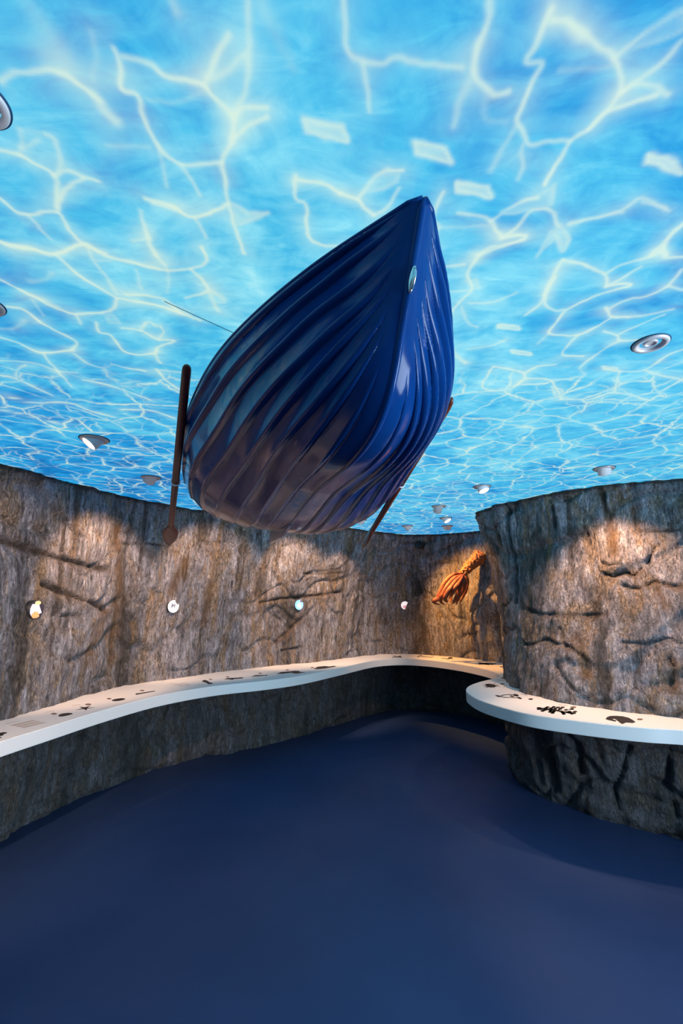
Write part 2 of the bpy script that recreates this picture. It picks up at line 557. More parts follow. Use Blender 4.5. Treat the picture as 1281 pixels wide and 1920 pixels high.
PIL_CRACKS = [
    (A6([(790, 690), (860, 705), (920, 680), (980, 700), (1020, 660)]), .020, .045, .9, .2),
    (A6([(1070, 620), (1090, 570), (1110, 530)]), .018, .035, .9, 0),
    (A6([(920, 760), (960, 775), (1020, 775)]), .014, .03, .8, .3),
    (A6([(1020, 430), (1150, 430), (1281, 420)]), .014, .025, .6, 0),
    (A6([(1060, 760), (1110, 735), (1200, 760), (1281, 770)]), .014, .03, .4, .8),
    (A6([(225, 300), (232, 420), (255, 540), (290, 640), (285, 860)]), .022, .045, .85, 0),
    (A6([(150, 320), (165, 420), (190, 520)]), .020, .03, .8, 0),
    (A6([(515, 290), (515, 460)]), .020, .03, .8, 0),
    (A6([(690, 410), (720, 510)]), .014, .03, .8, .3),
    (A6([(800, 200), (822, 320)]), .018, .035, .8, .2),
    (A6([(980, 300), (1000, 430)]), .014, .02, .3, .8),
    (A6([(840, 330), (870, 560)]), .020, .015, .1, .9),
    (A6([(1130, 780), (1150, 820), (1175, 880)]), .018, .02, .2, .9),
    (A6([(1200, 1200), (1240, 1255), (1215, 1320), (1225, 1400)]), .022, .04, .6, .7),
    (A6([(780, 620), (830, 635), (890, 630)]), .010, .02, .7, 0),
    (A6([(340, 900), (440, 930), (640, 940), (830, 930)]), .02, .02, .4, .2),
    (A6([(920, 1100), (1040, 1110), (1200, 1080), (1281, 1110)]), .018, .025, .6, 0),
    (A6([(640, 1060), (680, 1180), (690, 1300)]), .025, .02, .2, .7),
    (A6([(540, 1020), (590, 1200)]), .02, .02, .3, .1),
    ([(945, 1370), (965, 1400), (975, 1440)], .03, .04, .5, 0), ([(1005, 1360), (1010, 1400), (1030, 1430), (1040, 1480)], .03, .05, .6, 0),
    ([(1060, 1370), (1080, 1400), (1085, 1450)], .03, .05, .6, 0), ([(1180, 1400), (1170, 1440), (1150, 1480), (1160, 1520)], .03, .04, .5, 0),
    ([(1260, 1400), (1250, 1470), (1270, 1530)], .03, .04, .5, 0),
]

wall_left = build_rock('wall_left', [LEFT_FLOOR, LEFT_LEDGE, LEFT_TOP], [0, ZB, 2.56], 860, 170, 1, LEFT_CRACKS,
                       'long curved rock face with drip streaks, left side and far niche', 1.25)
wall_right = build_rock('wall_right', [PIL_FLOOR, PIL_LEDGE, PIL_MID, PIL_TOP], [0, ZB, 1.7, 2.56], 560, 190, 2, PIL_CRACKS,
                        'bulging overhanging rock outcrop on the right', 1.35)

floor = mesh('floor', [(-2.9, -1.95, 0), (3.5, -1.95, 0), (3.5, 7.4, 0), (-2.9, 7.4, 0)], [(0, 1, 2, 3)], FLOOR, smooth=False)
struct(floor, 'glossy dark blue resin floor')

# plain wall behind the visitor, window frame on the right wall
wf = mesh('wall_front', [(-2.9, -1.95, 0), (3.5, -1.95, 0), (3.5, -1.95, ZC), (-2.9, -1.95, ZC)], [(0, 1, 2, 3)], plain('dark_plaster', (0.10, 0.10, 0.11), 0.8), smooth=False)
struct(wf)
bm = bmesh.new()
for a, b in (((-1.12, .53), (.92, .53)), ((.92, .53), (.92, 2.17)), ((.92, 2.17), (-1.12, 2.17)), ((-1.12, 2.17), (-1.12, .53))):
    add_tube(bm, [(3.16, a[0], a[1]), (3.16, b[0], b[1])], .035, 4)
wn = from_bm('window_1', bm, BLACK, smooth=False)
struct(wn)

# ---------------------------------------------------------------- ceiling: backlit water print
Z1 = lambda p: zp(p, 2.0, 0, 0)
Z2 = lambda p: zp(p, 2.0, 640, 0)
Z3 = lambda p: zp(p, 3.05, 0, 440)
Z4 = lambda p: zp(p, 2.779, 820, 360)
# (points, half width in cm, strength)
WEB = [
    (Z1([(0, 300), (40, 270), (120, 275), (230, 270), (300, 315), (370, 370)]), .75, .85), (Z1([(350, 350), (390, 410), (430, 450)]), 1.6, .7),
    (Z1([(430, 190), (455, 250), (465, 340), (525, 365), (545, 440), (580, 530), (640, 590), (700, 620), (825, 605)]), .65, .9),
    (Z1([(465, 220), (550, 232), (600, 265), (680, 300), (765, 320), (800, 360), (875, 433)]), .75, .85),
    (Z1([(765, 320), (820, 200), (860, 140)]), .6, .7), (Z1([(780, 295), (860, 260), (920, 215)]), .5, .5),
    (Z1([(925, 0), (935, 150), (930, 290), (905, 380), (875, 433)]), .8, .6),
    (Z1([(875, 433), (920, 405), (1000, 405)]), .6, .8), (Z1([(875, 433), (865, 530), (825, 605), (850, 690), (860, 765), (880, 850), (920, 950)]), .65, .85),
    (Z1([(1000, 440), (930, 475), (865, 520)]), .5, .8), (Z1([(590, 540), (615, 620), (625, 700)]), .8, .45), (Z1([(680, 620), (720, 680), (745, 735)]), .45, .6),
    (Z1([(540, 745), (640, 770), (735, 815), (860, 765)]), .65, .95), (Z1([(570, 760), (660, 785)]), 1.0, .8), (Z1([(735, 815), (770, 890)]), .5, .6),
    (Z1([(530, 790), (555, 900), (585, 960)]), .5, .7), (Z1([(555, 890), (500, 905)]), .5, .5),
    (Z1([(0, 565), (75, 580), (130, 610), (205, 660), (215, 780)]), .6, .85), (Z1([(75, 580), (80, 490)]), .8, .5),
    (Z1([(205, 660), (225, 620), (210, 530), (180, 510)]), .6, .6), (Z1([(80, 550), (150, 530)]), .6, .5),
    (Z1([(205, 660), (250, 640), (310, 660), (370, 680)]), .55, .8), (Z1([(310, 665), (240, 715), (215, 795)]), .5, .85),
    (Z1([(0, 745), (60, 795), (110, 805), (215, 795), (260, 860), (310, 915), (400, 950)]), .6, .9), (Z1([(110, 810), (190, 895)]), .4, .5),
    (Z1([(0, 905), (100, 930), (200, 955), (300, 915)]), .7, .9),
    (Z1([(1110, 660), (1110, 750), (1150, 770), (1150, 870), (1200, 920), (1281, 925)]), .6, .85), (Z1([(1120, 675), (1200, 685), (1281, 720)]), .6, .85),
    (Z1([(345, 120), (360, 220), (345, 290)]), 1.0, .25), (Z1([(980, 0), (1030, 110), (1100, 250)]), 1.6, .22), (Z1([(120, 30), (200, 150), (240, 250)]), 3, .25),
    (Z1([(640, 0), (660, 40)]), 1, .4), (Z1([(560, 375), (680, 375), (770, 340)]), .6, .3), (Z1([(400, 545), (560, 550)]), .8, .3),
    (Z2([(10, 0), (15, 150), (40, 210), (90, 240), (150, 238), (200, 215), (290, 235), (450, 255)]), .8, .65), (Z2([(80, 250), (95, 340), (105, 420)]), .6, .55),
    (Z2([(555, 0), (540, 100), (505, 200), (495, 270), (520, 325), (560, 355), (620, 350)]), .8, .8), (Z2([(495, 270), (450, 370), (420, 470)]), 1.2, .45),
    (Z2([(540, 340), (540, 440), (620, 460)]), 1, .25),
    (Z2([(790, 40), (765, 100), (720, 180), (690, 235), (750, 240), (725, 290), (690, 370), (660, 450), (680, 500), (710, 540), (780, 530), (850, 530)]), .75, .85),
    (Z2([(650, 480), (600, 570), (560, 640)]), 1.2, .4), (Z2([(680, 540), (680, 620), (665, 670)]), .7, .5), (Z2([(790, 80), (790, 0)]), 1.2, .3),
    (Z2([(795, 80), (850, 80), (895, 115), (930, 160), (980, 190), (1030, 210), (1040, 270), (1055, 343)]), .8, .8), (Z2([(850, 85), (900, 130)]), 1.3, .6),
    (Z2([(1030, 210), (1100, 160), (1190, 90), (1281, 40)]), .7, .6), (Z2([(1281, 150), (1190, 250), (1055, 343)]), .7, .7),
    (Z2([(1055, 343), (1100, 320), (1180, 320), (1230, 350)]), .7, .75), (Z2([(1190, 350), (1080, 390), (990, 420), (930, 480), (855, 530), (820, 590), (770, 690)]), .65, .9),
    (Z2([(1055, 343), (1000, 410), (930, 480)]), .5, .8), (Z2([(830, 260), (950, 255), (1030, 240)]), .6, .3),
    (Z2([(0, 725), (65, 745), (90, 780), (125, 805)]), .6, .85), (Z2([(65, 745), (110, 680), (160, 645), (230, 640)]), .6, .75), (Z2([(125, 805), (170, 780), (210, 710)]), .5, .75),
    (Z2([(380, 720), (345, 820), (370, 850), (350, 900)]), .6, .7), (Z2([(440, 800), (500, 810), (560, 830), (600, 890)]), .55, .8),
    (Z2([(560, 830), (620, 790), (690, 750), (740, 740)]), .55, .8), (Z2([(600, 890), (660, 850), (720, 790), (790, 790), (820, 850)]), .6, .8),
    (Z2([(600, 890), (650, 880), (690, 890), (560, 940), (520, 955)]), .5, .85), (Z2([(820, 870), (740, 950)]), .8, .4), (Z2([(360, 855), (560, 845)]), .5, .3),
    (Z2([(860, 840), (950, 815), (1050, 790), (1130, 745), (1220, 780)]), .8, .6), (Z2([(1130, 760), (1180, 765), (1230, 790)]), .6, .5),
    (Z2([(1281, 840), (1210, 910), (1160, 955)]), .7, .8), (Z2([(1210, 920), (1225, 955)]), .7, .8), (Z2([(0, 510), (20, 530)]), 1, .6),
    (Z3([(0, 35), (60, 65), (200, 85), (315, 110), (450, 60), (500, 55), (600, 115), (760, 160), (960, 205), (1090, 195), (1180, 150), (1150, 70)]), .75, .95),
    (Z3([(60, 60), (200, 85)]), 1.3, .7), (Z3([(620, 125), (760, 155), (900, 190)]), 1.6, .6),
    (Z3([(320, 120), (480, 250), (670, 360)]), .7, .85), (Z3([(500, 60), (560, 180), (670, 340)]), .8, .55),
    (Z3([(0, 255), (120, 320), (250, 385), (420, 450), (630, 435), (665, 365)]), .8, .9), (Z3([(120, 320), (330, 410)]), 1.3, .6), (Z3([(430, 455), (460, 510)]), .5, .7),
    (Z3([(670, 360), (900, 405), (1030, 445), (1140, 490)]), .8, .9), (Z3([(720, 340), (930, 365), (1030, 440)]), .7, .85), (Z3([(930, 380), (1100, 480)]), 1.2, .6),
    (Z3([(840, 0), (890, 110), (960, 200)]), .7, .6), (Z3([(970, 210), (960, 330)]), .7, .4), (Z3([(780, 200), (810, 310)]), .7, .4),
    (Z3([(1090, 195), (1190, 310), (1060, 360)]), .7, .85), (Z3([(1190, 315), (1250, 440)]), 1.0, .6), (Z3([(1210, 320), (1281, 370)]), 1.6, .6),
    (Z3([(40, 410), (130, 430), (270, 525), (430, 610), (415, 660)]), .7, .85), (Z3([(415, 660), (240, 675), (120, 625), (0, 585)]), .8, .9),
    (Z3([(245, 680), (340, 790), (410, 870)]), .7, .75), (Z3([(420, 680), (510, 740), (600, 765)]), .8, .6), (Z3([(180, 370), (250, 460)]), .6, .4),
    (Z3([(545, 500), (575, 560), (630, 575), (700, 660), (780, 685), (885, 680), (905, 640), (1000, 605), (905, 600)]), .65, .85),
    (Z3([(700, 535), (800, 545), (900, 600)]), .6, .8), (Z3([(800, 545), (840, 500), (890, 520)]), .6, .7), (Z3([(905, 600), (935, 560), (920, 520)]), .6, .6),
    (Z3([(640, 740), (720, 760), (830, 780)]), .8, .8), (Z3([(885, 680), (920, 735)]), .6, .7), (Z3([(0, 805), (90, 825), (300, 920)]), .7, .8),
    (Z3([(0, 910), (170, 960), (390, 960), (520, 1010), (660, 1045)]), .9, .85), (Z3([(480, 830), (620, 860), (770, 910), (860, 945)]), .9, .8),
    (Z3([(900, 770), (950, 830), (1030, 890)]), .8, .8), (Z3([(0, 720), (200, 735), (330, 780), (440, 790)]), .7, .6), (Z3([(90, 820), (100, 770), (150, 745)]), .8, .6),
    (Z3([(0, 540), (90, 535), (140, 490)]), 1.2, .35), (Z3([(170, 270), (260, 260), (300, 220)]), 1.4, .35), (Z3([(0, 1000), (150, 1030), (300, 1070), (440, 1085)]), .9, .8),
    (Z3([(900, 770), (1040, 790)]), .7, .7), (Z3([(700, 1000), (860, 1005), (1000, 1050)]), .9, .8), (Z3([(690, 850), (800, 840)]), .8, .5),
    (Z4([(0, 390), (140, 380)]), .6, .7), (Z4([(215, 330), (160, 430), (180, 510), (110, 580), (60, 650)]), .6, .8), (Z4([(210, 330), (280, 290), (450, 250)]), .6, .8),
    (Z4([(60, 525), (180, 510)]), .5, .6), (Z4([(170, 580), (280, 575), (410, 530)]), .6, .6), (Z4([(660, 350), (600, 440), (560, 520), (540, 580), (460, 640)]), .8, .75),
    (Z4([(610, 440), (560, 560), (600, 615), (660, 615)]), .65, .8), (Z4([(660, 355), (760, 380), (870, 430), (885, 490)]), .8, .85),
    (Z4([(870, 430), (960, 380), (1090, 340), (1170, 300), (1220, 220), (1281, 160)]), .8, .8), (Z4([(1170, 300), (1200, 340), (1281, 340)]), .7, .75),
    (Z4([(885, 490), (960, 450), (1060, 390)]), .6, .8), (Z4([(885, 490), (960, 475), (1000, 490), (880, 520), (760, 570), (670, 620), (620, 680), (590, 730), (640, 745), (730, 745), (830, 700), (900, 660)]), .7, .9),
    (Z4([(590, 730), (520, 790)]), 1, .5), (Z4([(880, 600), (905, 655), (1000, 650)]), .6, .8), (Z4([(890, 610), (1000, 560), (1090, 540), (1200, 490), (1281, 400)]), .8, .75), (Z4([(1200, 490), (1281, 515)]), .8, .7),
    (Z4([(730, 750), (680, 800), (660, 850), (760, 855)]), .8, .8), (Z4([(905, 655), (1100, 640), (1230, 610)]), .7, .7), (Z4([(870, 725), (940, 745), (950, 775), (1050, 770)]), .7, .8),
    (Z4([(940, 745), (1060, 690), (1180, 640)]), .7, .75), (Z4([(950, 775), (850, 830), (740, 920)]), .7, .7), (Z4([(860, 910), (950, 935), (1080, 930), (1200, 850), (1281, 820)]), .9, .8),
    (Z4([(950, 935), (925, 1040)]), .7, .8), (Z4([(1080, 930), (1180, 960), (1281, 975)]), 1.2, .75), (Z4([(290, 910), (370, 920), (450, 945), (470, 970), (590, 980), (650, 1080)]), .9, .9),
    (Z4([(290, 910), (235, 1020), (370, 1030), (460, 970)]), .9, .85), (Z4([(450, 945), (520, 910), (610, 900)]), .9, .8), (Z4([(650, 1080), (790, 1080), (930, 1045), (1100, 1085)]), 1.0, .85), (Z4([(790, 1090), (750, 1150)]), 1, .7),
    (Z4([(130, 600), (160, 680), (210, 705)]), .9, .5), (Z4([(160, 820), (280, 800), (360, 770)]), 1, .5), (Z4([(600, 200), (520, 330)]), .9, .4),
    (Z4([(70, 820), (110, 860), (150, 890)]), 1.6, .7), (Z4([(690, 170), (820, 130), (960, 110)]), 1.0, .5),
]
PATCH = [
    (Z1([(775, 300), (820, 195), (850, 140), (915, 205), (850, 265)]), .38), (Z1([(865, 760), (930, 800), (1000, 800), (890, 845)]), .6), (Z1([(1135, 445), (1281, 475), (1300, 530), (1150, 490)]), .85),
    (Z1([(75, 560), (85, 490), (170, 505), (150, 535)]), .35), (Z2([(1060, 190), (1200, 80), (1281, 30), (1281, 110), (1180, 160)]), .45), (Z2([(275, 535), (390, 560), (415, 605), (285, 570)]), .9), (Z2([(435, 685), (545, 705), (560, 740), (440, 715)]), .9),
    (Z2([(1155, 580), (1250, 605), (1275, 650), (1150, 610)]), .85), (Z2([(75, 720), (150, 650), (225, 640), (205, 680), (150, 705)]), .55), (Z2([(600, 800), (700, 745), (760, 720), (800, 695), (790, 770), (650, 800)]), .55),
    (Z2([(790, 880), (825, 840), (855, 900), (835, 940)]), .7), (Z3([(470, 55), (500, 55), (680, 140), (560, 155)]), .5), (Z3([(1195, 310), (1281, 350), (1281, 395), (1225, 390)]), .5), (Z3([(600, 470), (630, 440), (690, 510), (620, 505)]), .4),
    (Z4([(320, 690), (420, 700), (430, 720), (320, 705)]), .9), (Z4([(390, 825), (480, 835), (490, 850), (400, 840)]), .9), (Z4([(145, 460), (200, 450), (220, 500), (180, 510)]), .5), (Z4([(600, 1010), (650, 1030), (660, 1080), (610, 1060)]), .7),
    (Z4([(860, 908), (940, 918), (945, 935), (870, 925)]), .8),
]
TONE = [(50, 50, .40), (250, 60, .33), (380, 90, .28), (640, 100, .5), (720, 60, .36), (900, 150, .45), (1000, 60, .28), (1200, 60, .1), (1270, 300, .25), (1150, 350, .33), (600, 350, .6), (250, 250, .52),
        (100, 250, .48), (30, 400, .38), (250, 430, .58), (500, 430, .7), (560, 560, .8), (400, 600, .6), (200, 560, .45), (80, 620, .35), (200, 720, .42), (100, 800, .28), (40, 840, .12), (300, 820, .35), (300, 915, .15),
        (880, 450, .66), (900, 650, .72), (1100, 450, .4), (1240, 480, .25), (1200, 700, .42), (1000, 700, .58), (1000, 800, .5), (1200, 850, .42), (850, 850, .5), (750, 950, .4), (880, 960, .32), (640, 960, .35), (760, 1000, .15), (150, 880, .1)]


def build_ceiling():
    ys = np.r_[np.linspace(-1.95, 0.34, 12)[:-1], np.arange(0.34, 2.30, 0.0042), np.linspace(2.30, 7.4, 80)[1:]]
    xs = np.r_[np.linspace(-2.9, -1.5, 30)[:-1], np.arange(-1.5, 1.5, 0.0042), np.linspace(1.5, 3.5, 40)]
    X, Y = np.meshgrid(xs, ys)
    P = np.stack([X, Y, np.full_like(X, ZC)], -1)
    ob = grid('ceiling', P, MURAL, smooth=False)
    Q = P.reshape(-1, 3)[:, :2]
    amt = np.zeros(len(Q))
    # gentle waviness of the drawn lines
    Qn = Q.copy()
    near = np.where((Q[:, 1] > .3) & (Q[:, 1] < 2.6) & (abs(Q[:, 0]) < 1.6))[0]
    for i in near:
        v = Vector((Q[i, 0], Q[i, 1], 0))
        Qn[i, 0] += .006 * noise.noise(v * 14) + .003 * noise.noise(v * 40)
        Qn[i, 1] += .006 * noise.noise(v * 14 + Vector((5, 7, 2))) + .003 * noise.noise(v * 40 + Vector((1, 3, 8)))
    vary = np.ones(len(Q))
    for i in near:
        vary[i] = 0.85 + 0.5 * noise.noise(Vector((Q[i, 0] * 11, Q[i, 1] * 11, 4)))
    haze = np.ones(len(Q))
    for i in near:
        haze[i] = max(0, 0.9 + 1.5 * noise.noise(Vector((Q[i, 0] * 7, Q[i, 1] * 16, 9))))
    for line, w, k in WEB:
        L = np.array([on_z(x, y, ZC)[:2] for x, y in line])
        if len(L) > 2:
            L = catmull(L, 4)
        w = w / 100.0
        lo, hi = L.min(0) - 8 * w, L.max(0) + 8 * w
        I = np.where((Q[:, 0] > lo[0]) & (Q[:, 0] < hi[0]) & (Q[:, 1] > lo[1]) & (Q[:, 1] < hi[1]))[0]
        d = segdist(Qn[I], L)
        ww = np.maximum(.0056, w * 0.80 * vary[I])
        g = .90 * k * (0.70 * np.exp(-(d / ww) ** 2) + 0.34 * haze[I] * np.exp(-(d / (ww * 4.6)) ** 1.3))
        amt[I] = 1 - (1 - amt[I]) * (1 - np.clip(g, 0, 1))
    for poly, k in PATCH:
        L = np.array([on_z(x, y, ZC)[:2] for x, y in poly])
        lo, hi = L.min(0) - .03, L.max(0) + .03
        I = np.where((Q[:, 0] > lo[0]) & (Q[:, 0] < hi[0]) & (Q[:, 1] > lo[1]) & (Q[:, 1] < hi[1]))[0]
        q = Qn[I]
        ins = np.zeros(len(I), bool)
        for a, b in zip(L, np.roll(L, -1, 0)):
            c = (a[1] > q[:, 1]) != (b[1] > q[:, 1])
            ins ^= c & (q[:, 0] < (b[0] - a[0]) * (q[:, 1] - a[1]) / (b[1] - a[1] + 1e-12) + a[0])
        d = segdist(q, np.vstack([L, L[:1]]))
        g = np.where(ins, k * (.55 + .3 * np.exp(-(d / .010) ** 2)) * (.7 + .3 * haze[I]), .85 * k * np.exp(-(d / .008) ** 2))
        amt[I] = np.maximum(amt[I], g)
    T = np.array([on_z(x, y, ZC)[:2] for x, y, _ in TONE])
    tv = np.array([t + .06 for *_, t in TONE])
    D = ((Q[:, None, :] - T[None]) ** 2).sum(-1)
    dep = 0.25 + 0.12 * np.abs(T[:, 1])
    W = np.exp(-D / dep[None] ** 2) + 1e-4 / (D + 0.02)
    tone = (W * tv).sum(1) / W.sum(1)
    far = np.clip((Q[:, 1] - (1.72 - .10 * np.abs(Q[:, 0]))) / 0.25, 0, 1)
    far = np.maximum(far, np.clip((np.abs(Q[:, 0]) - 1.35 - .25 * np.clip(Q[:, 1] - .5, 0, 2)) / .2, 0, 1))
    far = np.maximum(far, np.clip((.36 - Q[:, 1]) / .1, 0, 1))
    c = np.ones((len(Q), 4))
    c[:, 0] = np.clip(amt, 0, 1)
    c[:, 1] = far
    c[:, 2] = tone
    at = ob.data.color_attributes.new('mural', 'FLOAT_COLOR', 'POINT')
    at.data.foreach_set('color', c.reshape(-1).astype(np.float32))
    struct(ob, 'backlit ceiling print of rippling turquoise water with light caustics')
    return ob


build_ceiling()

# ---------------------------------------------------------------- white display ledge
FRONT = [(-2.15, -1.5), (-2.12, 0.6), (-2.08, 1.6), (-2.0, 2.3), (-1.91, 2.74), (-1.82, 3.08), (-1.7, 3.51), (-1.5, 3.99), (-1.17, 4.39), (-0.73, 4.68), (-0.40, 4.98), (-0.0, 5.55), (0.41, 6.15), (0.78, 6.35),
         (1.12, 6.22), (1.44, 5.85), (1.64, 5.38), (1.66, 5.05), (1.56, 4.84), (1.34, 4.63), (1.17, 4.41), (1.09, 4.21), (1.07, 4.03), (1.09, 3.81), (1.18, 3.57), (1.32, 3.35), (1.59, 3.16), (1.86, 3.03), (2.08, 2.97), (2.5, 2.82), (3.0, 2.5)]
BACK = ([(x - .10, y + .06) for x, y in LEFT_LEDGE[:8]] + [(x - .05, y + .12) for x, y in LEFT_LEDGE[8:11]] + [(1.5, 6.75), (1.9, 6.4), (2.15, 6.05), (2.25, 5.7)]
        + [(2.1, 5.4), (1.9, 5.0), (1.76, 4.65), (1.70, 4.3), (1.74, 4.05), (1.85, 3.80), (2.2, 3.5), (2.6, 3.3), (3.1, 3.1)])
fr = catmull(FRONT, 8)
bk = np.array(BACK)
bm = bmesh.new()
ring = [bm.verts.new((x, y, ZB)) for x, y in list(fr) + list(bk[::-1])]
low = [bm.verts.new((v.co.x, v.co.y, ZB - TB)) for v in ring]
nR = len(ring)
top = bm.faces.new(ring)
bot = bm.faces.new(low[::-1])
for i in range(nR):
    bm.faces.new((ring[i], low[i], low[(i + 1) % nR], ring[(i + 1) % nR]))
bmesh.ops.recalc_face_normals(bm, faces=bm.faces)
nf_ = len(fr)
ed = [e for e in bm.edges if all(v in set(ring[:nf_]) for v in e.verts) or all(v in set(low[:nf_]) for v in e.verts)]
bmesh.ops.bevel(bm, geom=ed, offset=.004, segments=2, affect='EDGES')
bmesh.ops.triangulate(bm, faces=[f for f in bm.faces if len(f.verts) > 4])
ledge = from_bm('display_ledge', bm, WHITE, smooth=False)
for p in ledge.data.polygons:
    p.use_smooth = abs(p.normal.z) < .1
ledge.data.set_sharp_from_angle(angle=math.radians(25))
tag(ledge, 'long wavy white display ledge printed with dark sea creatures, fixed along rock walls', 'ledge')


def printed(name, polys, mat, label=None, thick=.0012):
    """thin printed shapes lying on the ledge; each polygon in photo measurements"""
    bm = bmesh.new()
    for poly in polys:
        pts = [on_z(x, y, ZB) for x, y in poly]
        up = [bm.verts.new((p[0], p[1], ZB + thick)) for p in pts]
        dn = [bm.verts.new((p[0], p[1], ZB - .0005)) for p in pts]
        n = len(pts)
        bm.faces.new(up)
        for i in range(n):
            bm.faces.new((up[i], dn[i], dn[(i + 1) % n], up[(i + 1) % n]))
    bmesh.ops.triangulate(bm, faces=[f for f in bm.faces if len(f.verts) > 4])
    o = from_bm(name, bm, mat, ledge, smooth=False)
    if label:
        o['label'] = label
    return o


def blob(cx, cy, rx, ry, tilt=0.0, n=24):
    a = math.radians(tilt)
    return [(cx + rx * math.cos(t) * math.cos(a) - ry * math.sin(t) * math.sin(a), cy + rx * math.cos(t) * math.sin(a) + ry * math.sin(t) * math.cos(a))
            for t in [2 * math.pi * k / n for k in range(n)]]


def stroke(pts, w):
    """tapered stroke polygon; w in photo px (vertical half width)"""
    up = [(x, y - w * (1 - .5 * i / len(pts))) for i, (x, y) in enumerate(pts)]
    dn = [(x + .3, y + w * (1 - .5 * i / len(pts))) for i, (x, y) in enumerate(pts)]
    return up + dn[::-1]


def star(c, tips, w):
    out = []
    n = len(tips)
    for i, t in enumerate(tips):
        u = tips[(i + 1) % n]
        out.append(t)
        mx, my = (t[0] + u[0]) / 2 - c[0], (t[1] + u[1]) / 2 - c[1]
        l = math.hypot(mx, my * 2.5) + 1e-6
        out.append((c[0] + mx / l * w, c[1] + my / l * w))
    return out


V1 = lambda p: zp(p, 6.405, 0, 1320)
V2 = lambda p: zp(p, 5.823, 80, 1270)
V3 = lambda p: zp(p, 6.4, 280, 1240)
V4 = lambda p: zp(p, 6.4, 460, 1230)
V5 = lambda p: zp(p, 5.3375, 640, 1215)
V6 = lambda p: zp(p, 6.405, 860, 1220)
V7 = lambda p: zp(p, 4.256, 980, 1300)
printed('crab_print', [V1([(-60, 352), (0, 348), (40, 340), (82, 342), (80, 352), (45, 362), (40, 376), (0, 386), (-50, 384)]), V1([(-20, 398), (5, 396), (18, 400), (15, 408), (-10, 410)])], PRINT)
printed('oval_shell_print', [V1([(700, 142), (712, 128), (755, 115), (820, 108), (872, 112), (868, 122), (830, 134), (765, 148), (715, 152)])], PRINT)
printed('starfish_print', [star(V2([(462, 338)])[0], V2([(358, 359), (403, 323), (525, 310), (568, 330), (478, 360)]), 4.6)], PRINT)
printed('sea_urchin_print', [V2(blob(828, 245, 74, 13, -7))], PRINT)
printed('razor_shell_print', [V2([(1013, 184), (1018, 178), (1120, 163), (1222, 147), (1228, 153), (1120, 173), (1022, 191)])], PRINT)
printed('seahorse_print', [V3([(632, 236), (662, 222), (700, 234), (722, 252), (766, 264), (750, 273), (706, 274), (682, 256), (640, 246)])], PRINT)
printed('turtle_print', [V3([(900, 216), (940, 201), (1055, 198), (1090, 194), (1128, 194), (1122, 204), (1060, 210), (1012, 213), (1002, 224), (960, 216)])], PRINT)
printed('small_fish_print', [V4([(75, 248), (120, 231), (200, 229), (238, 230), (266, 223), (264, 237), (236, 236), (200, 240), (120, 246)])], PRINT)
printed('seal_print', [V4([(378, 214), (430, 193), (540, 185), (590, 178), (640, 180), (662, 193), (728, 194), (662, 206), (610, 213), (572, 206), (550, 200), (440, 213)])], PRINT)
printed('dolphin_print', [V4([(818, 156), (870, 130), (950, 121), (1010, 127), (1060, 118), (1094, 125), (1062, 131), (1000, 142), (960, 150), (880, 158)])], PRINT)
printed('shrimp_print', [V5(stroke([(510, 94), (540, 90), (580, 92), (610, 94)], 3.2)), V5(stroke([(515, 77), (550, 84), (575, 90)], 2.2)), V5([(565, 88), (590, 78), (600, 80), (596, 92)])], PRINT)
printed('eel_print', [V5([(755, 90), (775, 80), (800, 72), (815, 74), (790, 82), (775, 91)]), V5(stroke([(800, 86), (850, 90), (905, 93), (925, 88)], 2.6))], PRINT)
printed('jellyfish_print', [V5(stroke([(1005, 103), (1050, 106), (1080, 108)], 2.2)), V5(blob(1092, 99, 24, 6.5)), V5(stroke([(1060, 112), (1085, 108), (1120, 104)], 2.5))], PRINT)
printed('octopus_print', [V6(stroke([(240, 150), (300, 152), (350, 156), (450, 160)], 7)), V6(stroke([(245, 163), (300, 160), (370, 172)], 5)), V6(stroke([(270, 146), (310, 158), (420, 168)], 4)), V6(blob(325, 156, 40, 9))], PRINT)
printed('squid_print', [V6(stroke([(640, 214), (600, 208), (560, 200), (500, 194)], 7)), V6(blob(600, 205, 38, 9, 12))], PRINT)
LOB = [V6(blob(385, 420, 62, 20, 8))]
for k in range(11):
    a = -0.9 + k * .62
    LOB.append(V6([(385 + 40 * math.cos(a) - 5 * math.sin(a), 420 + 12 * math.sin(a)), (385 + (95 + 14 * (k % 3)) * math.cos(a), 420 + (30 + 5 * (k % 2)) * math.sin(a)), (385 + 40 * math.cos(a) + 9, 420 + 12 * math.sin(a) + 8)]))
printed('lobster_print', LOB, PRINT)
printed('ray_print', [V6([(437, 540), (460, 535), (500, 543), (508, 552), (488, 559), (460, 550)]), V6([(500, 546), (530, 531), (610, 524), (665, 527), (660, 533), (610, 531), (535, 538), (512, 552)]),
                      V6([(508, 550), (560, 558), (640, 562), (715, 566), (715, 572), (640, 568), (555, 566), (510, 558)]), V6(blob(690, 536, 34, 14, 10)), V6(blob(642, 548, 30, 8, 10)), V6([(700, 562), (735, 557), (764, 576), (745, 583), (712, 574)])], PRINT)
COR = [V7(stroke([(115, 124), (180, 126), (260, 134), (330, 150), (425, 160)], 9))]
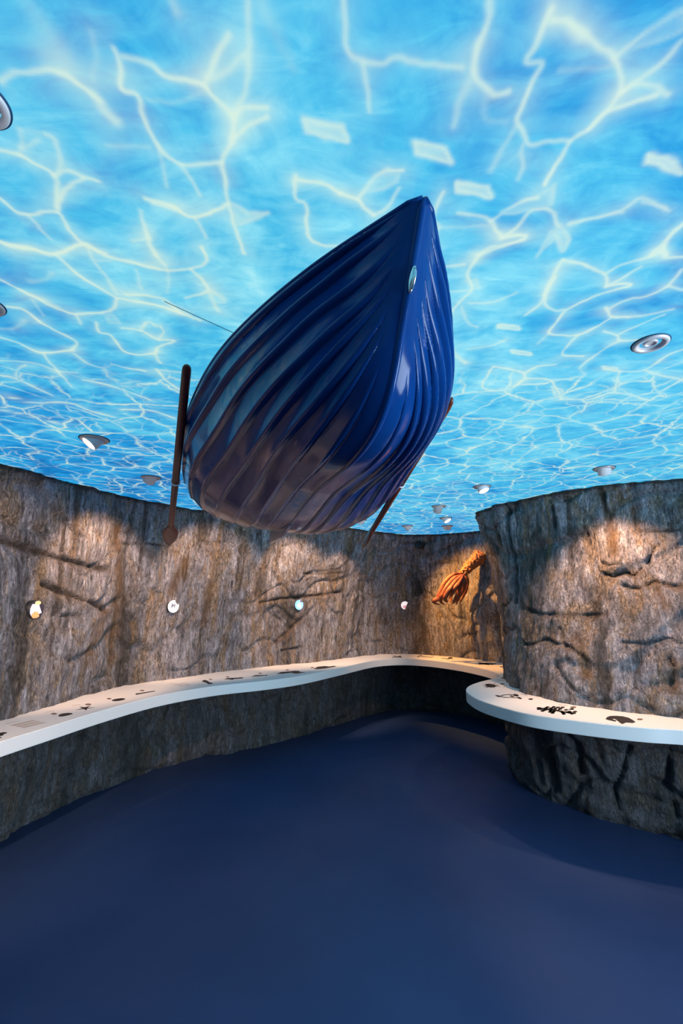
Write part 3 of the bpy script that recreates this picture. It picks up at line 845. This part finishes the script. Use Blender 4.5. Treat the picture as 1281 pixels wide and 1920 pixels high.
for x0, y0, x1, y1 in ((170, 128, 200, 110), (210, 130, 250, 108), (240, 132, 285, 112), (280, 138, 320, 112), (300, 140, 395, 125), (330, 146, 420, 146), (230, 130, 220, 148), (200, 128, 160, 140), (260, 136, 240, 156), (310, 146, 330, 164), (350, 150, 395, 162), (150, 124, 130, 116)):
    COR.append(V7([(x0 - 12, y0), (x0 + 14, y0 - 2), (x1 + 10, y1), (x1 + 2, y1 + 5), (x1 - 10, y1 + 2)]))
    COR.append(V7(blob(x1, y1 + 1, 17, 6.5)))
    COR.append(V7(blob((x0 + x1) / 2, (y0 + y1) / 2, 15, 6)))
printed('coral_print', COR, PRINT)
printed('fan_shell_print', [V7([(662, 206), (676, 190), (700, 182), (745, 180), (800, 184), (848, 196), (884, 216), (903, 230), (880, 238), (828, 233), (796, 246), (772, 232), (752, 214), (735, 204), (712, 204), (752, 220), (742, 226), (690, 215)])], PRINT)
for p in (V1([(648, 118)]), V2([(497, 296)]), V2([(725, 233)]), V2([(1087, 145)]), V3([(735, 216)]), V3([(940, 188)]), V4([(178, 208)]), V4([(505, 168)]), V4([(805, 140)]), V6([(535, 328)]), V6([(525, 401)]), V6([(868, 582)]), V7([(66, 47)]), V7([(405, 112)]), V7([(937, 208)])):
    (x, y), = p
    w = 5.6 if x < 200 or x > 1000 else (4.4 if x < 320 or x > 900 else 3.2)
    printed('dot_print', [blob(x, y, w, w * .27)], GREYPRINT)
TB1 = []
for k in range(4):
    TB1.append(V1([(70 + 4 * k, 238 + 2 * k), (220, 206 + 2 * k), (228, 208 + 2 * k), (78 + 4 * k, 243 + 2 * k)]) if k < 1 else V1([(120 + 62 * k - 62, 258 + 12 * k - 12), (385 + 62 * k - 62, 196 + 12 * k - 12), (440 + 62 * k - 62, 200 + 12 * k - 12), (175 + 62 * k - 62, 266 + 12 * k - 12)]))
for t_ in TB1:
    printed('text_line', [t_], PALEPRINT)
for t_ in [V3([(285, 280), (440, 260), (470, 262), (315, 286)]), V3([(340, 295), (480, 277), (500, 280), (360, 302)]), V3([(240, 268), (300, 262), (300, 265), (245, 271)])]:
    printed('text_line', [t_], PALEPRINT)
for t_ in [V6(stroke([(440, 345), (500, 350), (560, 346), (640, 352)], 3)), V6(stroke([(460, 360), (540, 358), (620, 364)], 2.5)), V6(stroke([(540, 430), (580, 432)], 5))]:
    printed('text_line', [t_], PALEPRINT)
for t_ in [V6(stroke([(745, 522), (790, 530), (830, 545)], 3)), V6(stroke([(770, 520), (815, 530)], 2))]:
    printed('text_line', [t_], PALEPRINT)
for t_ in [V7(stroke([(290, 92), (320, 95), (360, 98)], 3))]:
    printed('text_line', [t_], PALEPRINT)
for t_ in [V2(stroke([(30, 385), (80, 375), (130, 366)], 4)), V2(stroke([(325, 312), (370, 304), (410, 297)], 4))]:
    printed('text_line', [t_], PALEPRINT)

# ---------------------------------------------------------------- rowing boat hung under the ceiling
SC = 1.03
bp = dict(bx=.1629, by=.7765, bz=2.3816, yaw=.2604, pitch=-.0891, roll=-.08, L=2.1565, b0=.5843, b25=.5474, b5=.4825, b75=.3319, b9=.1635,
          d0=.338, d1=.3639, d2=.2788, d3=.2036, rk=.1366, sr=.2049, ss=.0386)
for k_ in bp:
    if k_ not in ('yaw', 'pitch', 'roll', 'bz'):
        bp[k_] *= SC
bp['bz'] = CAM_Z + (bp['bz'] - CAM_Z) * SC
L = bp['L']


def boat_frame():
    y, p, r = bp['yaw'], bp['pitch'], bp['roll']
    f = Vector((math.sin(y), -math.cos(y), 0))
    l = Vector((math.cos(y), math.sin(y), 0))
    B = Matrix((f, l, Vector((0, 0, 1)))).transposed()
    Rr = Matrix(((1, 0, 0), (0, math.cos(r), -math.sin(r)), (0, math.sin(r), math.cos(r))))
    Rp = Matrix(((math.cos(p), 0, -math.sin(p)), (0, 1, 0), (math.sin(p), 0, math.cos(p))))
    M3 = B @ Rp @ Rr
    M = M3.to_4x4()
    M.translation = Vector((bp['bx'], bp['by'], bp['bz'])) - M3 @ Vector((L, 0, bp['sr']))
    return M


BM = boat_frame()
boat = empty('rowing_boat', (0, 0, 0), 'blue clinker rowing boat hanging bow forward under the water ceiling', 'boat')
boat.matrix_world = BM
# the frame is left handed (port to the right); parts are given in world measures relative to the empty's location only
boat.matrix_world = Matrix.Translation(BM.translation)


def bw(P):                           # boat measures -> offsets from the boat's origin
    P = np.asarray(P, float)
    R3 = np.array([list(r[:3]) for r in BM][:3])
    return P @ R3.T


def bworld(P):
    return bw(P) + np.array(BM.translation)


NT_, NV = 240, 240
tt = np.linspace(0, 1, NT_)
beam = pch([0, .25, .5, .75, .9, 1], [bp['b0'], bp['b25'], bp['b5'], bp['b75'], bp['b9'], .012], tt)
sheer = bp['sr'] * tt**2 + bp['ss'] * (1 - tt)**2
rk = bp['rk']
kx = pch([0, .3, .6, .8, .92, 1], [0, .3 * L, .62 * L, L - rk, L - .35 * rk, L], tt)
kz = pch([0, .3, .6, .8, .92, 1], [-bp['d0'], -bp['d1'], -bp['d2'], -bp['d3'], -.5 * bp['d3'] + .5 * sheer[-1], sheer[-1]], tt)
expo = pch([0, .35, .7, .9, 1], [2.6, 2.35, 1.78, 1.42, 1.3], tt)
half = np.zeros((NT_, NV, 3))
aa = np.linspace(0, math.pi / 2, 400)
for i in range(NT_):
    n = expo[i]
    cy = beam[i] * np.cos(aa) ** (2 / n)
    sn = np.sin(aa) ** (2 / n)
    cz = sheer[i] - (sheer[i] - kz[i]) * sn
    cx = tt[i] * L + (kx[i] - tt[i] * L) * sn
    C = np.stack([cx, cy, cz], 1)
    half[i] = resample(C, NV)
# clinker strakes: lapped planks fading out before the stem
du = np.gradient(half, axis=1)
dt = np.gradient(half, axis=0)
NN = np.cross(du, dt)
NN /= np.linalg.norm(NN, axis=2, keepdims=True) + 1e-9
if NN[60, 20, 1] < 0:
    NN = -NN
KT = [0, .55, .70, .80, .88, .94, 1]            # where the lap of each plank runs, as a share of the girth
KU = [[.08, .08, .09, .10, .11, .13, .2], [.21, .21, .25, .29, .31, .37, .6], [.34, .34, .38, .43, .48, .63, .8], [.46, .46, .51, .57, .65, .78, .9],
      [.58, .58, .62, .67, .74, .86, .95], [.70, .70, .71, .77, .84, .92, .97], [.81, .81, .81, .84, .89, .95, .98], [.90, .90, .91, .92, .94, .97, .99]]
kn = np.stack([pch(KT, k_, tt) for k_ in KU], 1)
seg_ = np.concatenate([np.zeros((NT_, 1)), np.cumsum(np.linalg.norm(np.diff(half, axis=1), axis=2), axis=1)], 1)
un_ = seg_ / seg_[:, -1:]
ph = np.stack([np.interp(un_[i_], np.r_[0, kn[i_], 1.0], np.arange(10)) for i_ in range(NT_)])
fr_ = ph - np.floor(ph)
lap = np.where(fr_ < .80, (fr_ / .80) ** 2.0, np.cos((fr_ - .80) / .20 * math.pi) * .5 + .5)
dist_stem = (L - half[:, :, 0]) / L
stem_x = np.interp(half[:, :, 2], kz[NT_ * 6 // 10:], kx[NT_ * 6 // 10:])
gap = (stem_x - half[:, :, 0])
fade = np.clip((half[:, :, 1] - .028 - .03 * (1 - fr_)) / .075, 0, 1) ** .8 * (.6 + .4 * np.clip(tt[:, None] / .45, 0, 1))
fade *= np.clip((.975 - un_) / .04, 0, 1) * np.clip((un_ - .03) / .02, 0, 1)
half2 = half + NN * (0.0150 * lap * fade - .006 * fade)[..., None]
full = np.concatenate([half2, (half2 * np.array([1, -1, 1]))[:, ::-1][:, 1:]], 1)
hull = grid('hull', bw(full), BLUE, boat)
sol = hull.modifiers.new('thickness', 'SOLIDIFY')
sol.thickness = .010
sol.offset = 0
# transom closing the stern
bm = bmesh.new()
sec = bw(full[0])
cen = bw(np.array([[0, 0, sheer[0]]]))[0]
off = bw(np.array([[-.018, 0, 0]]))[0]
A = [bm.verts.new(p) for p in sec]
B_ = [bm.verts.new(p + off) for p in sec]
bm.faces.new(A)
bm.faces.new(B_[::-1])
for i in range(len(A)):
    j = (i + 1) % len(A)
    bm.faces.new((A[i], B_[i], B_[j], A[j]))
bmesh.ops.triangulate(bm, faces=[f for f in bm.faces if len(f.verts) > 4])
from_bm('transom', bm, BLUE, boat, smooth=False)
# gunwale rail
bm = bmesh.new()
for sgn in (1, -1):
    pth = np.stack([tt * L, sgn * (beam - .002), sheer], 1)[::3]
    pth = np.vstack([pth, [[L, 0, sheer[-1]]]])
    add_tube(bm, bw(pth), .0085, 10, True, 1.3, (0, 0, 1))
from_bm('gunwale', bm, BLUE, boat)
# keel band and stem
bm = bmesh.new()
kp = np.stack([kx, 0 * kx, kz - .002], 1)[::3]
kp = np.vstack([kp, [[L, 0, sheer[-1]]]])
rr = [.0095] * len(kp)
add_tube(bm, bw(kp), rr, 12, True)
from_bm('keel', bm, BLUE, boat)
# skeg
bm = bmesh.new()
ti = np.linspace(0, .42, 20)
top_ = np.stack([np.interp(ti, tt, kx), 0 * ti, np.interp(ti, tt, kz) + .01], 1)
bot_ = top_.copy()
bot_[:, 2] -= .014 + .086 * (1 - ti / .42)
bot_[0, 0] -= .012
vs = []
for q in (-.009, .009):
    vs.append([[bm.verts.new(p) for p in bw(top_ + [0, q, 0])], [bm.verts.new(p) for p in bw(bot_ + [0, q * .7, 0])]])
for i in range(19):
    bm.faces.new((vs[0][0][i], vs[0][0][i + 1], vs[0][1][i + 1], vs[0][1][i]))
    bm.faces.new((vs[1][0][i], vs[1][1][i], vs[1][1][i + 1], vs[1][0][i + 1]))
    bm.faces.new((vs[0][1][i], vs[0][1][i + 1], vs[1][1][i + 1], vs[1][1][i]))
    bm.faces.new((vs[0][0][i + 1], vs[0][0][i], vs[1][0][i], vs[1][0][i + 1]))
for i in (0, 19):
    bm.faces.new((vs[0][0][i], vs[0][1][i], vs[1][1][i], vs[1][0][i]))
from_bm('skeg', bm, BLUE, boat, smooth=False)
# thwarts
for fx in (.28, .58):
    i = int(fx * (NT_ - 1))
    bm = bmesh.new()
    b = beam[i] * .9
    M = Matrix.Translation((fx * L, 0, sheer[i] - .10)) @ Matrix.Diagonal((.17, 2 * b, .022, 1))
    bmesh.ops.create_cube(bm, size=1, matrix=M)
    for v in bm.verts:
        v.co = Vector(bw(np.array([v.co]))[0])
    from_bm('thwart', bm, WOOD, boat, smooth=False)
# bow eye: steel plate and ring on the stem
i = int(.945 * (NT_ - 1))
e0 = np.array([kx[i], 0, kz[i]])
tang = np.array([kx[i + 6] - kx[i - 6], 0, kz[i + 6] - kz[i - 6]])
tang /= np.linalg.norm(tang)
outn = np.array([tang[2], 0, -tang[0]])
bm = bmesh.new()
pl = [e0 + outn * .013 + tang * s for s in np.linspace(-.027, .027, 12)]
add_tube(bm, bw(np.array(pl)), [.003 + .0045 * math.sin(math.pi * k / 11) for k in range(12)], 10, True, 1.0)
eye = from_bm('bow_eye', bm, STEEL, boat)
eye['label'] = 'polished steel bow eye'
bm = bmesh.new()
loop = [e0 + outn * (.010 + .017 * math.sin(a)) + tang * (.021 * math.cos(a)) for a in np.linspace(0, math.pi, 20)]
add_tube(bm, bw(np.array(loop)), .003, 10, True)
from_bm('ring', bm, STEEL, eye)
for o in [o for o in bpy.data.objects if o.parent == boat]:
    pass


# oarlocks belong to the boat, the oars hang in them
def oar(A, B, roll, label, lockf):
    A, B = Vector(A), Vector(B)
    D = (B - A)
    ln = D.length
    root = empty('oar', A, label, 'oar', 'oars hung beside the boat')
    z = D.normalized()
    x = Vector((math.cos(roll), 0.0, math.sin(roll)))
    x = (x - z * x.dot(z)).normalized()
    y = z.cross(x)

    def P(s, u, v):
        return z * s + x * u + y * v
    # grip half: broad flat loom with a rounded end
    bm = bmesh.new()

    def sect(st):
        rings = []
        for s, hw, ht in st:
            rings.append([bm.verts.new(P(s, hw * math.copysign(abs(math.cos(a)) ** .8, math.cos(a)), ht * math.sin(a))) for a in [2 * math.pi * k / 16 for k in range(16)]])
        for p, q in zip(rings[:-1], rings[1:]):
            for k in range(16):
                bm.faces.new((p[k], p[(k + 1) % 16], q[(k + 1) % 16], q[k]))
        bm.faces.new(rings[0][::-1])
        bm.faces.new(rings[-1])
    lk = lockf * ln
    sect([(0, .004, .003), (.006, .012, .008), (.02, .0165, .013), (.05, .0175, .016), (lk * .6, .0185, .018), (lk, .0185, .018)])
    from_bm('grip', bm, WOOD, root)
    bm = bmesh.new()
    be = ln - .33
    sect([(lk, .0185, .018), (lk + .02, .0175, .017), (be, .0165, .0155), (be + .03, .016, .014)])
    from_bm('shaft', bm, WOOD, root)
    bm = bmesh.new()
    sect([(be, .0165, .0145), (be + .03, .024, .012), (be + .08, .042, .010), (be + .12, .048, .009), (be + .17, .046, .008), (be + .24, .034, .007), (ln - .03, .014, .005), (ln, .003, .003)])
    from_bm('blade', bm, WOOD, root)
    bm = bmesh.new()
    M = Matrix((x, y, z)).transposed().to_4x4()
    M.translation = z * lk
    add_lathe(bm, [(.0205, -.006), (.024, -.006), (.024, .006), (.0205, .006)], M, 24, True)
    c = from_bm('collar', bm, CAN, root)
    c['label'] = 'pale ring round the shaft'
    return A + z * lk


OARS = []
lockp = oar(on_y(351, 684, 1.55), on_y(317, 1024, 3.05), .10, 'mahogany oar hanging beside the boat on its left side', .50)
OARS.append((lockp, -1))
lockp2 = oar(on_y(848, 747, 1.62), on_y(678, 1028, 3.15), 1.38, 'mahogany oar hanging edge-on beside the boat on its right side', .42)
OARS.append((lockp2, 1))
for p, sgn in OARS:
    G = np.stack([tt * L, sgn * beam, sheer], 1)
    Gw = bworld(G)
    j = np.argmin(np.linalg.norm(Gw - np.array(p), axis=1))
    bm = bmesh.new()
    a = Vector(Gw[j])
    o0 = Vector(BM.translation)
    add_tube(bm, [a - o0, (a + p) / 2 - o0 + Vector((0, 0, .01)), p - o0], .005, 8)
    from_bm('oarlock', bm, STEEL, boat)

# suspension wires
for (cx_, cy_, cz_), (ti_, sg_), lab in (
        (on_z(308, 565, ZC), (.74, -1), 'thin wire from the ceiling to the left gunwale of the boat'),
        ((.15, 1.9, ZC), (.5, 1), 'thin wire to the right gunwale of the boat'),
        ((-.6, 2.45, ZC), (.04, -1), 'thin wire to the left end of the boat stern'),
        ((.1, 2.6, ZC), (.04, 1), 'thin wire to the right end of the boat stern')):
    j = int(ti_ * (NT_ - 1))
    g = bworld(np.array([[tt[j] * L, sg_ * beam[j] * .995, sheer[j] + .012]]))[0]
    if lab.startswith('thin wire to'):
        cx_, cy_ = g[0], g[1]
    bm = bmesh.new()
    add_tube(bm, [(cx_, cy_, cz_), tuple(g)], .0011, 6)
    w_ = from_bm('suspension_wire', bm, WIRE)
    tag(w_, lab, 'wire', 'wires holding the boat')

# ---------------------------------------------------------------- ceiling spotlights
def downlight(px, py, aim, label, col=WARM, watts=None, r=.068, flush=False, cone=60, drop=1.0):
    p = Vector(on_z(px, py, ZC))
    root = empty('ceiling_spotlight', p, label, 'spotlight', 'spotlights in the water ceiling')
    d = Vector((aim[0] - p.x, aim[1] - p.y, aim[2] - ZC)).normalized()
    dn = Matrix.Rotation(math.pi, 4, 'X')
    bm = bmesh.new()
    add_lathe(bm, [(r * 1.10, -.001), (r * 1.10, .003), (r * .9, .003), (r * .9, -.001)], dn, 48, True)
    from_bm('halo_shade', bm, HALO_SHADE, root)  # dark ring added for the shade the fitting leaves in the backlight
    bm = bmesh.new()
    add_lathe(bm, [(r * 1.03, .0), (r * 1.03, .006), (r * .98, .010), (r * .80, .011), (r * .74, .008), (r * .74, -.002)], dn, 48)
    from_bm('trim_ring', bm, TRIM, root)
    if flush:
        bm = bmesh.new()
        add_lathe(bm, [(r * .74, .004), (r * .60, .000), (r * .45, -.004), (r * .42, .004), (r * .30, .006), (r * .25, .001)], dn, 40)
        add_disc(bm, r * .25, .001, dn)
        from_bm('reflector', bm, TRIM, root)
        return root
    q = d.to_track_quat('Z', 'Y').to_matrix().to_4x4()
    tilt = Matrix.Translation((0, 0, .0)) @ q
    ri = r * .66
    f = .045 * drop
    bm = bmesh.new()
    add_lathe(bm, [(ri, -.05), (ri, f), (ri * .93, f + .002), (ri * .90, f - .003)], tilt, 40)
    hs = from_bm('housing', bm, CAN, root)
    bm = bmesh.new()
    add_disc(bm, ri * .90, f - .003, tilt)
    from_bm('lamp_face', bm, LAMP, root)
    if watts:
        li = bpy.data.lights.new('spot_beam', 'SPOT')
        li.energy = watts
        li.color = col
        li.spot_size = math.radians(cone)
        li.spot_blend = .6
        li.shadow_soft_size = .035
        lo = bpy.data.objects.new('spot_beam', li)
        COL.objects.link(lo)
        lo.parent = root
        lo.location = d * (f + .03)
        lo.rotation_euler = d.to_track_quat('-Z', 'Y').to_euler()
    return root


W_ = SPOT_W
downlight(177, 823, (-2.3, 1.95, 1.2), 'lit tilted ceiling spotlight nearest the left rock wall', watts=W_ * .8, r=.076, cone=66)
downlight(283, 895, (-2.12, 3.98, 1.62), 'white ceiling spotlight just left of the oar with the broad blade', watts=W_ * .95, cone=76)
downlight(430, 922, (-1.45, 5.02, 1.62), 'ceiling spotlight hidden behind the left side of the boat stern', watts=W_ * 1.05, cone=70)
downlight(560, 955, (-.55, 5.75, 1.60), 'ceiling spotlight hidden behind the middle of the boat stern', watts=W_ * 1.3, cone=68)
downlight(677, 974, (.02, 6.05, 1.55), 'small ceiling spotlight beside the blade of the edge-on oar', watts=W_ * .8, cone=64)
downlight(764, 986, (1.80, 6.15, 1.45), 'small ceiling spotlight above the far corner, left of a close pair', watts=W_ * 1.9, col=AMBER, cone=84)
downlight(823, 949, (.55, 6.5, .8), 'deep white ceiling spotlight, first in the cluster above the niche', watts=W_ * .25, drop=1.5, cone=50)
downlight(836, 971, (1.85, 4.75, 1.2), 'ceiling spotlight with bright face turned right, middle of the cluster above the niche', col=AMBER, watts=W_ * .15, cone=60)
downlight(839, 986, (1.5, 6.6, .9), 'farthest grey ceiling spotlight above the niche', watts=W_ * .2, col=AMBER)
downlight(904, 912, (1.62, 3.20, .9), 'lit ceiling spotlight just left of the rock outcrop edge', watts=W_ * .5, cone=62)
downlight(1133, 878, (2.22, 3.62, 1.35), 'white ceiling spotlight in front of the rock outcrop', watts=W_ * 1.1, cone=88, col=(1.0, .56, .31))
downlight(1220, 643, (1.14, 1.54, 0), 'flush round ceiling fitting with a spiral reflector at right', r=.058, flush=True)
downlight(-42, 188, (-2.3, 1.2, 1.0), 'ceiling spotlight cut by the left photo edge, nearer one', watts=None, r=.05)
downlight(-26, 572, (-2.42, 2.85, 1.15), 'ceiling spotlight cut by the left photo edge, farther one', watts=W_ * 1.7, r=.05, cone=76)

# ---------------------------------------------------------------- things on the rock walls
dg = bpy.context.evaluated_depsgraph_get()


def bvh(o):
    me = o.data
    return BVHTree.FromPolygons([v.co.copy() for v in me.vertices], [tuple(p.vertices) for p in me.polygons])


TL, TR_ = bvh(wall_left), bvh(wall_right)


def wall_point(px, py, tree=TL):
    d = Vector(ray(px, py)).normalized()
    h = tree.ray_cast(Vector((0, 0, CAM_Z)), d)
    return h[0]


def plan_normal(p):                  # smooth inward normal of the left wall near p
    C = catmull(LEFT_LEDGE, 12)
    j = int(np.clip(np.argmin(np.linalg.norm(C - np.array([p.x, p.y]), axis=1)), 4, len(C) - 5))
    t = C[j + 4] - C[j - 4]
    n = Vector((t[1], -t[0], 0)).normalized()
    return n


def porthole(px, py, r, label):
    p = wall_point(px, py)
    n = plan_normal(p)
    root = empty('picture_button', p + n * .009, label, 'picture button', 'round lit picture buttons along the rock wall')
    x = Vector((0, 0, 1)).cross(n).normalized()
    M = Matrix((x, Vector((0, 0, 1)), n)).transposed().to_4x4()
    bm = bmesh.new()
    add_lathe(bm, [(r * 1.02, -.05), (r * 1.02, .002), (r * .96, .003)], M, 40)
    from_bm('rim', bm, BLACK, root)
    return root, M


def inlay(name, root, M, polys, z, mat):
    bm = bmesh.new()
    for poly in polys:
        bm.faces.new([bm.verts.new(M @ Vector((x, y, z))) for x, y in poly])
    bmesh.ops.triangulate(bm, faces=bm.faces[:])
    return from_bm(name, bm, mat, root, smooth=False)


def circ(cx, cy, rx, ry=None, n=28, wob=0, seed=0):
    ry = ry or rx
    rnd = random.Random(seed)
    return [(cx + rx * math.cos(a) * (1 + wob * rnd.uniform(-1, 1)), cy + ry * math.sin(a) * (1 + wob * rnd.uniform(-1, 1))) for a in [2 * math.pi * k / n for k in range(n)]]


def lit(name, col, s=.55):
    k = NT(name)
    v = k.coords((1, 1, 1))
    nz = k.noise(v, 110, 4, .7).outputs[0]
    c = k.mix(k.ramp(nz, [(.4, 0.0), (.65, .5)]), col, tuple(min(1, x * 1.25 + .02) for x in col))
    k.l(c, k.b.inputs['Base Color'])
    k.l(c, k.b.inputs['Emission Color'])
    k.b.inputs['Emission Strength'].default_value = s
    return k.m


R0 = .066
root, M = porthole(66, 1143, R0, 'round picture button showing an orange hermit crab, nearest on the left wall')
inlay('picture', root, M, [circ(0, 0, R0)], .004, lit('hermit_crab_dark_ground', (.025, .022, .035), .2))
inlay('shell', root, M, [[(-.92 * R0, -.35 * R0), (-.95 * R0, .1 * R0), (-.75 * R0, .58 * R0), (-.3 * R0, .62 * R0), (.2 * R0, .62 * R0), (.42 * R0, .2 * R0), (.75 * R0, -.35 * R0), (.3 * R0, -.5 * R0), (-.4 * R0, -.75 * R0), (-.75 * R0, -.6 * R0)]], .0046, lit('pale_pink_shell', (.68, .58, .66)))
inlay('shell_tip', root, M, [circ(.05 * R0, .72 * R0, .42 * R0, .22 * R0)], .0049, lit('yellow_shell_tip', (.85, .60, .25)))
inlay('crab_legs', root, M, [circ(-.1 * R0, -.58 * R0, .52 * R0, .36 * R0, 26, .22, 3)], .0052, lit('orange_crab', (.86, .32, .12)))
R1 = .062
root, M = porthole(324, 1137, R1, 'round white picture button with a grey starfish sketch, second along the left wall')
inlay('picture', root, M, [circ(0, 0, R1)], .004, lit('white_ground', (.80, .82, .84)))
st_ = []
for k in range(5):
    a = math.radians(72 + 72 * k)
    st_ += [(.62 * R1 * math.cos(a) + .1 * R1, .62 * R1 * math.sin(a) + .15 * R1), (.17 * R1 * math.cos(a + .63) + .1 * R1, .17 * R1 * math.sin(a + .63) + .15 * R1)]
inlay('starfish', root, M, [st_], .0046, lit('grey_starfish', (.20, .22, .27), .2))
ln_ = []
for k in range(9):
    a = math.radians(190 + 24 * k)
    c0, s0 = math.cos(a), math.sin(a)
    ln_.append([(.3 * R1 * c0 - .02 * R1 * s0, .3 * R1 * s0 + .02 * R1 * c0), (.92 * R1 * c0, .92 * R1 * s0), (.3 * R1 * c0 + .03 * R1 * s0, .3 * R1 * s0 - .03 * R1 * c0)])
inlay('spine_lines', root, M, ln_ + [circ(-.45 * R1, -.12 * R1, .1 * R1)], .0043, lit('grey_lines', (.33, .35, .42), .2))
root, M = porthole(560, 1134, R1, 'round blue picture button with a white pyramid shell, third along the left wall')
inlay('picture', root, M, [circ(0, 0, R1)], .004, lit('sky_blue_ground', (.20, .46, .85)))
inlay('shell', root, M, [[(-.5 * R1, -.2 * R1), (.02 * R1, .5 * R1), (.55 * R1, -.15 * R1), (.3 * R1, -.75 * R1), (-.1 * R1, -.5 * R1)]], .0046, lit('white_shell', (.88, .82, .84)))
root, M = porthole(759.5, 1135, R1 * .94, 'round pale pink picture button in the far corner, farthest from the viewer')
inlay('picture', root, M, [circ(0, 0, R1 * .94)], .004, lit('pale_pink_ground', (.88, .72, .72), .75))
inlay('sea_anemone', root, M, [circ(0, -.35 * R1, .55 * R1, .34 * R1, 24, .25, 8)], .0046, lit('rose_anemone', (.80, .36, .40), .5))

# small black speaker tucked into the top of the far corner
p = wall_point(789, 1022)
n = plan_normal(p)
root = empty('wall_speaker', p + n * .05, 'small black round speaker high in the far rock corner under the ceiling', 'speaker')
x = Vector((0, 0, 1)).cross(n).normalized()
M = Matrix((x, Vector((0, 0, 1)), n)).transposed().to_4x4()
bm = bmesh.new()
add_lathe(bm, [(.055, -.12), (.060, -.02), (.060, .03), (.054, .038), (.046, .036)], M, 32)
from_bm('body', bm, BLACK, root)
bm = bmesh.new()
add_lathe(bm, [(.046, .036), (.03, .024), (.012, .018), (.012, .026)], M, 32)
add_disc(bm, .012, .026, M)
from_bm('grille', bm, BLACK, root)

# ---------------------------------------------------------------- orange sea creature on the niche wall
k = NT('orange_creature_skin')
v = k.coords((1, 1, 1))
n1 = k.noise(v, 18, 5, .6).outputs[0]
k.l(k.ramp(n1, [(.3, (.12, .026, .010)), (.6, (.29, .075, .028)), (.75, (.42, .15, .065))]), k.b.inputs['Base Color'])
k.b.inputs['Roughness'].default_value = .5
k.bump(k.noise(v, 60, 3).outputs[0], .4, .01)
ORANGE = k.m
k = NT('bumpy_orange_stalk')
v = k.coords((1, 1, 1))
vo = k.n('TexVoronoi')
vo.inputs['Scale'].default_value = 55
k.l(v, vo.inputs['Vector'])
k.l(k.ramp(vo.outputs['Distance'], [(.1, (.50, .22, .095)), (.6, (.26, .09, .034))]), k.b.inputs['Base Color'])
k.b.inputs['Roughness'].default_value = .6
STALK = k.m

YS = 5.72
sp = [Vector(on_y(x, y, yy)) for x, y, yy in ((903, 1040, 6.10), (898, 1045, 6.08), (891, 1052, 6.06), (881, 1061, 6.04), (872, 1071, 6.03), (866, 1078, 6.02))]
creature = empty('sea_creature_sculpture', sp[-1], 'orange sea creature sculpture with bumpy stalk and drooping petal arms, on niche wall', 'sculpture')
o0 = sp[-1]
bm = bmesh.new()
path = catmull([tuple(p - o0) for p in sp], 14)
rads = [(.052 * (1 - i / (len(path) - 1)) ** .8 + .036) * (1 if i > 5 else (i + 1) / 6.5) ** .5 for i in range(len(path))]
add_tube(bm, path, rads, 56)
for vtx in bm.verts:
    w = vtx.co * 58
    vtx.co += (vtx.co - Vector(path[int(np.argmin(np.linalg.norm(path - np.array(vtx.co), axis=1)))])).normalized() * (.034 * max(0, noise.noise(w) + .05) + .004 * noise.noise(w * 2.3))
from_bm('stalk', bm, STALK, creature)
ARMS = [
    ([(866, 1076), (848, 1078), (834, 1092), (826, 1110), (822, 1121), (814, 1127), (816, 1131), (826, 1134)], .038, -.06),
    ([(867, 1078), (852, 1083), (840, 1097), (832, 1112), (827, 1122), (828, 1130), (834, 1133)], .036, -.14),
    ([(867, 1078), (857, 1086), (848, 1098), (840, 1110), (835, 1122), (838, 1128), (842, 1126)], .036, -.19),
    ([(868, 1078), (862, 1090), (854, 1102), (848, 1114), (842, 1122)], .034, -.20),
    ([(868, 1078), (868, 1090), (862, 1102), (860, 1112), (852, 1128), (848, 1132)], .036, -.14),
    ([(869, 1077), (874, 1088), (868, 1104), (861, 1118), (856, 1134)], .036, -.05),
    ([(869, 1077), (876, 1086), (874, 1102), (868, 1118), (862, 1132)], .034, .05),
    ([(866, 1077), (856, 1084), (850, 1100), (846, 1116), (846, 1130)], .034, .06),
    ([(866, 1076), (850, 1082), (842, 1098), (836, 1114), (834, 1124)], .034, .04),
]
for pts, w, dy in ARMS:
    n = len(pts)
    P3 = [tuple(Vector(on_y(x, y, 6.02 + dy * math.sin(math.pi * min(1, .15 + .75 * i / (n - 1))))) - o0) for i, (x, y) in enumerate(pts)]
    P3 = catmull(P3, 8)
    m = len(P3)
    rad = [w * (.45 + .75 * math.sin(math.pi * min(1, .12 + .62 * i / m))) * (1 if i < m * .6 else max(.16, 1 - (i / m - .6) * 2.1)) for i in range(m)]
    bm = bmesh.new()
    add_tube(bm, P3, [q * .74 for q in rad], 14, True, .6, (1, -.2, .3))
    from_bm('petal_arm', bm, ORANGE, creature)
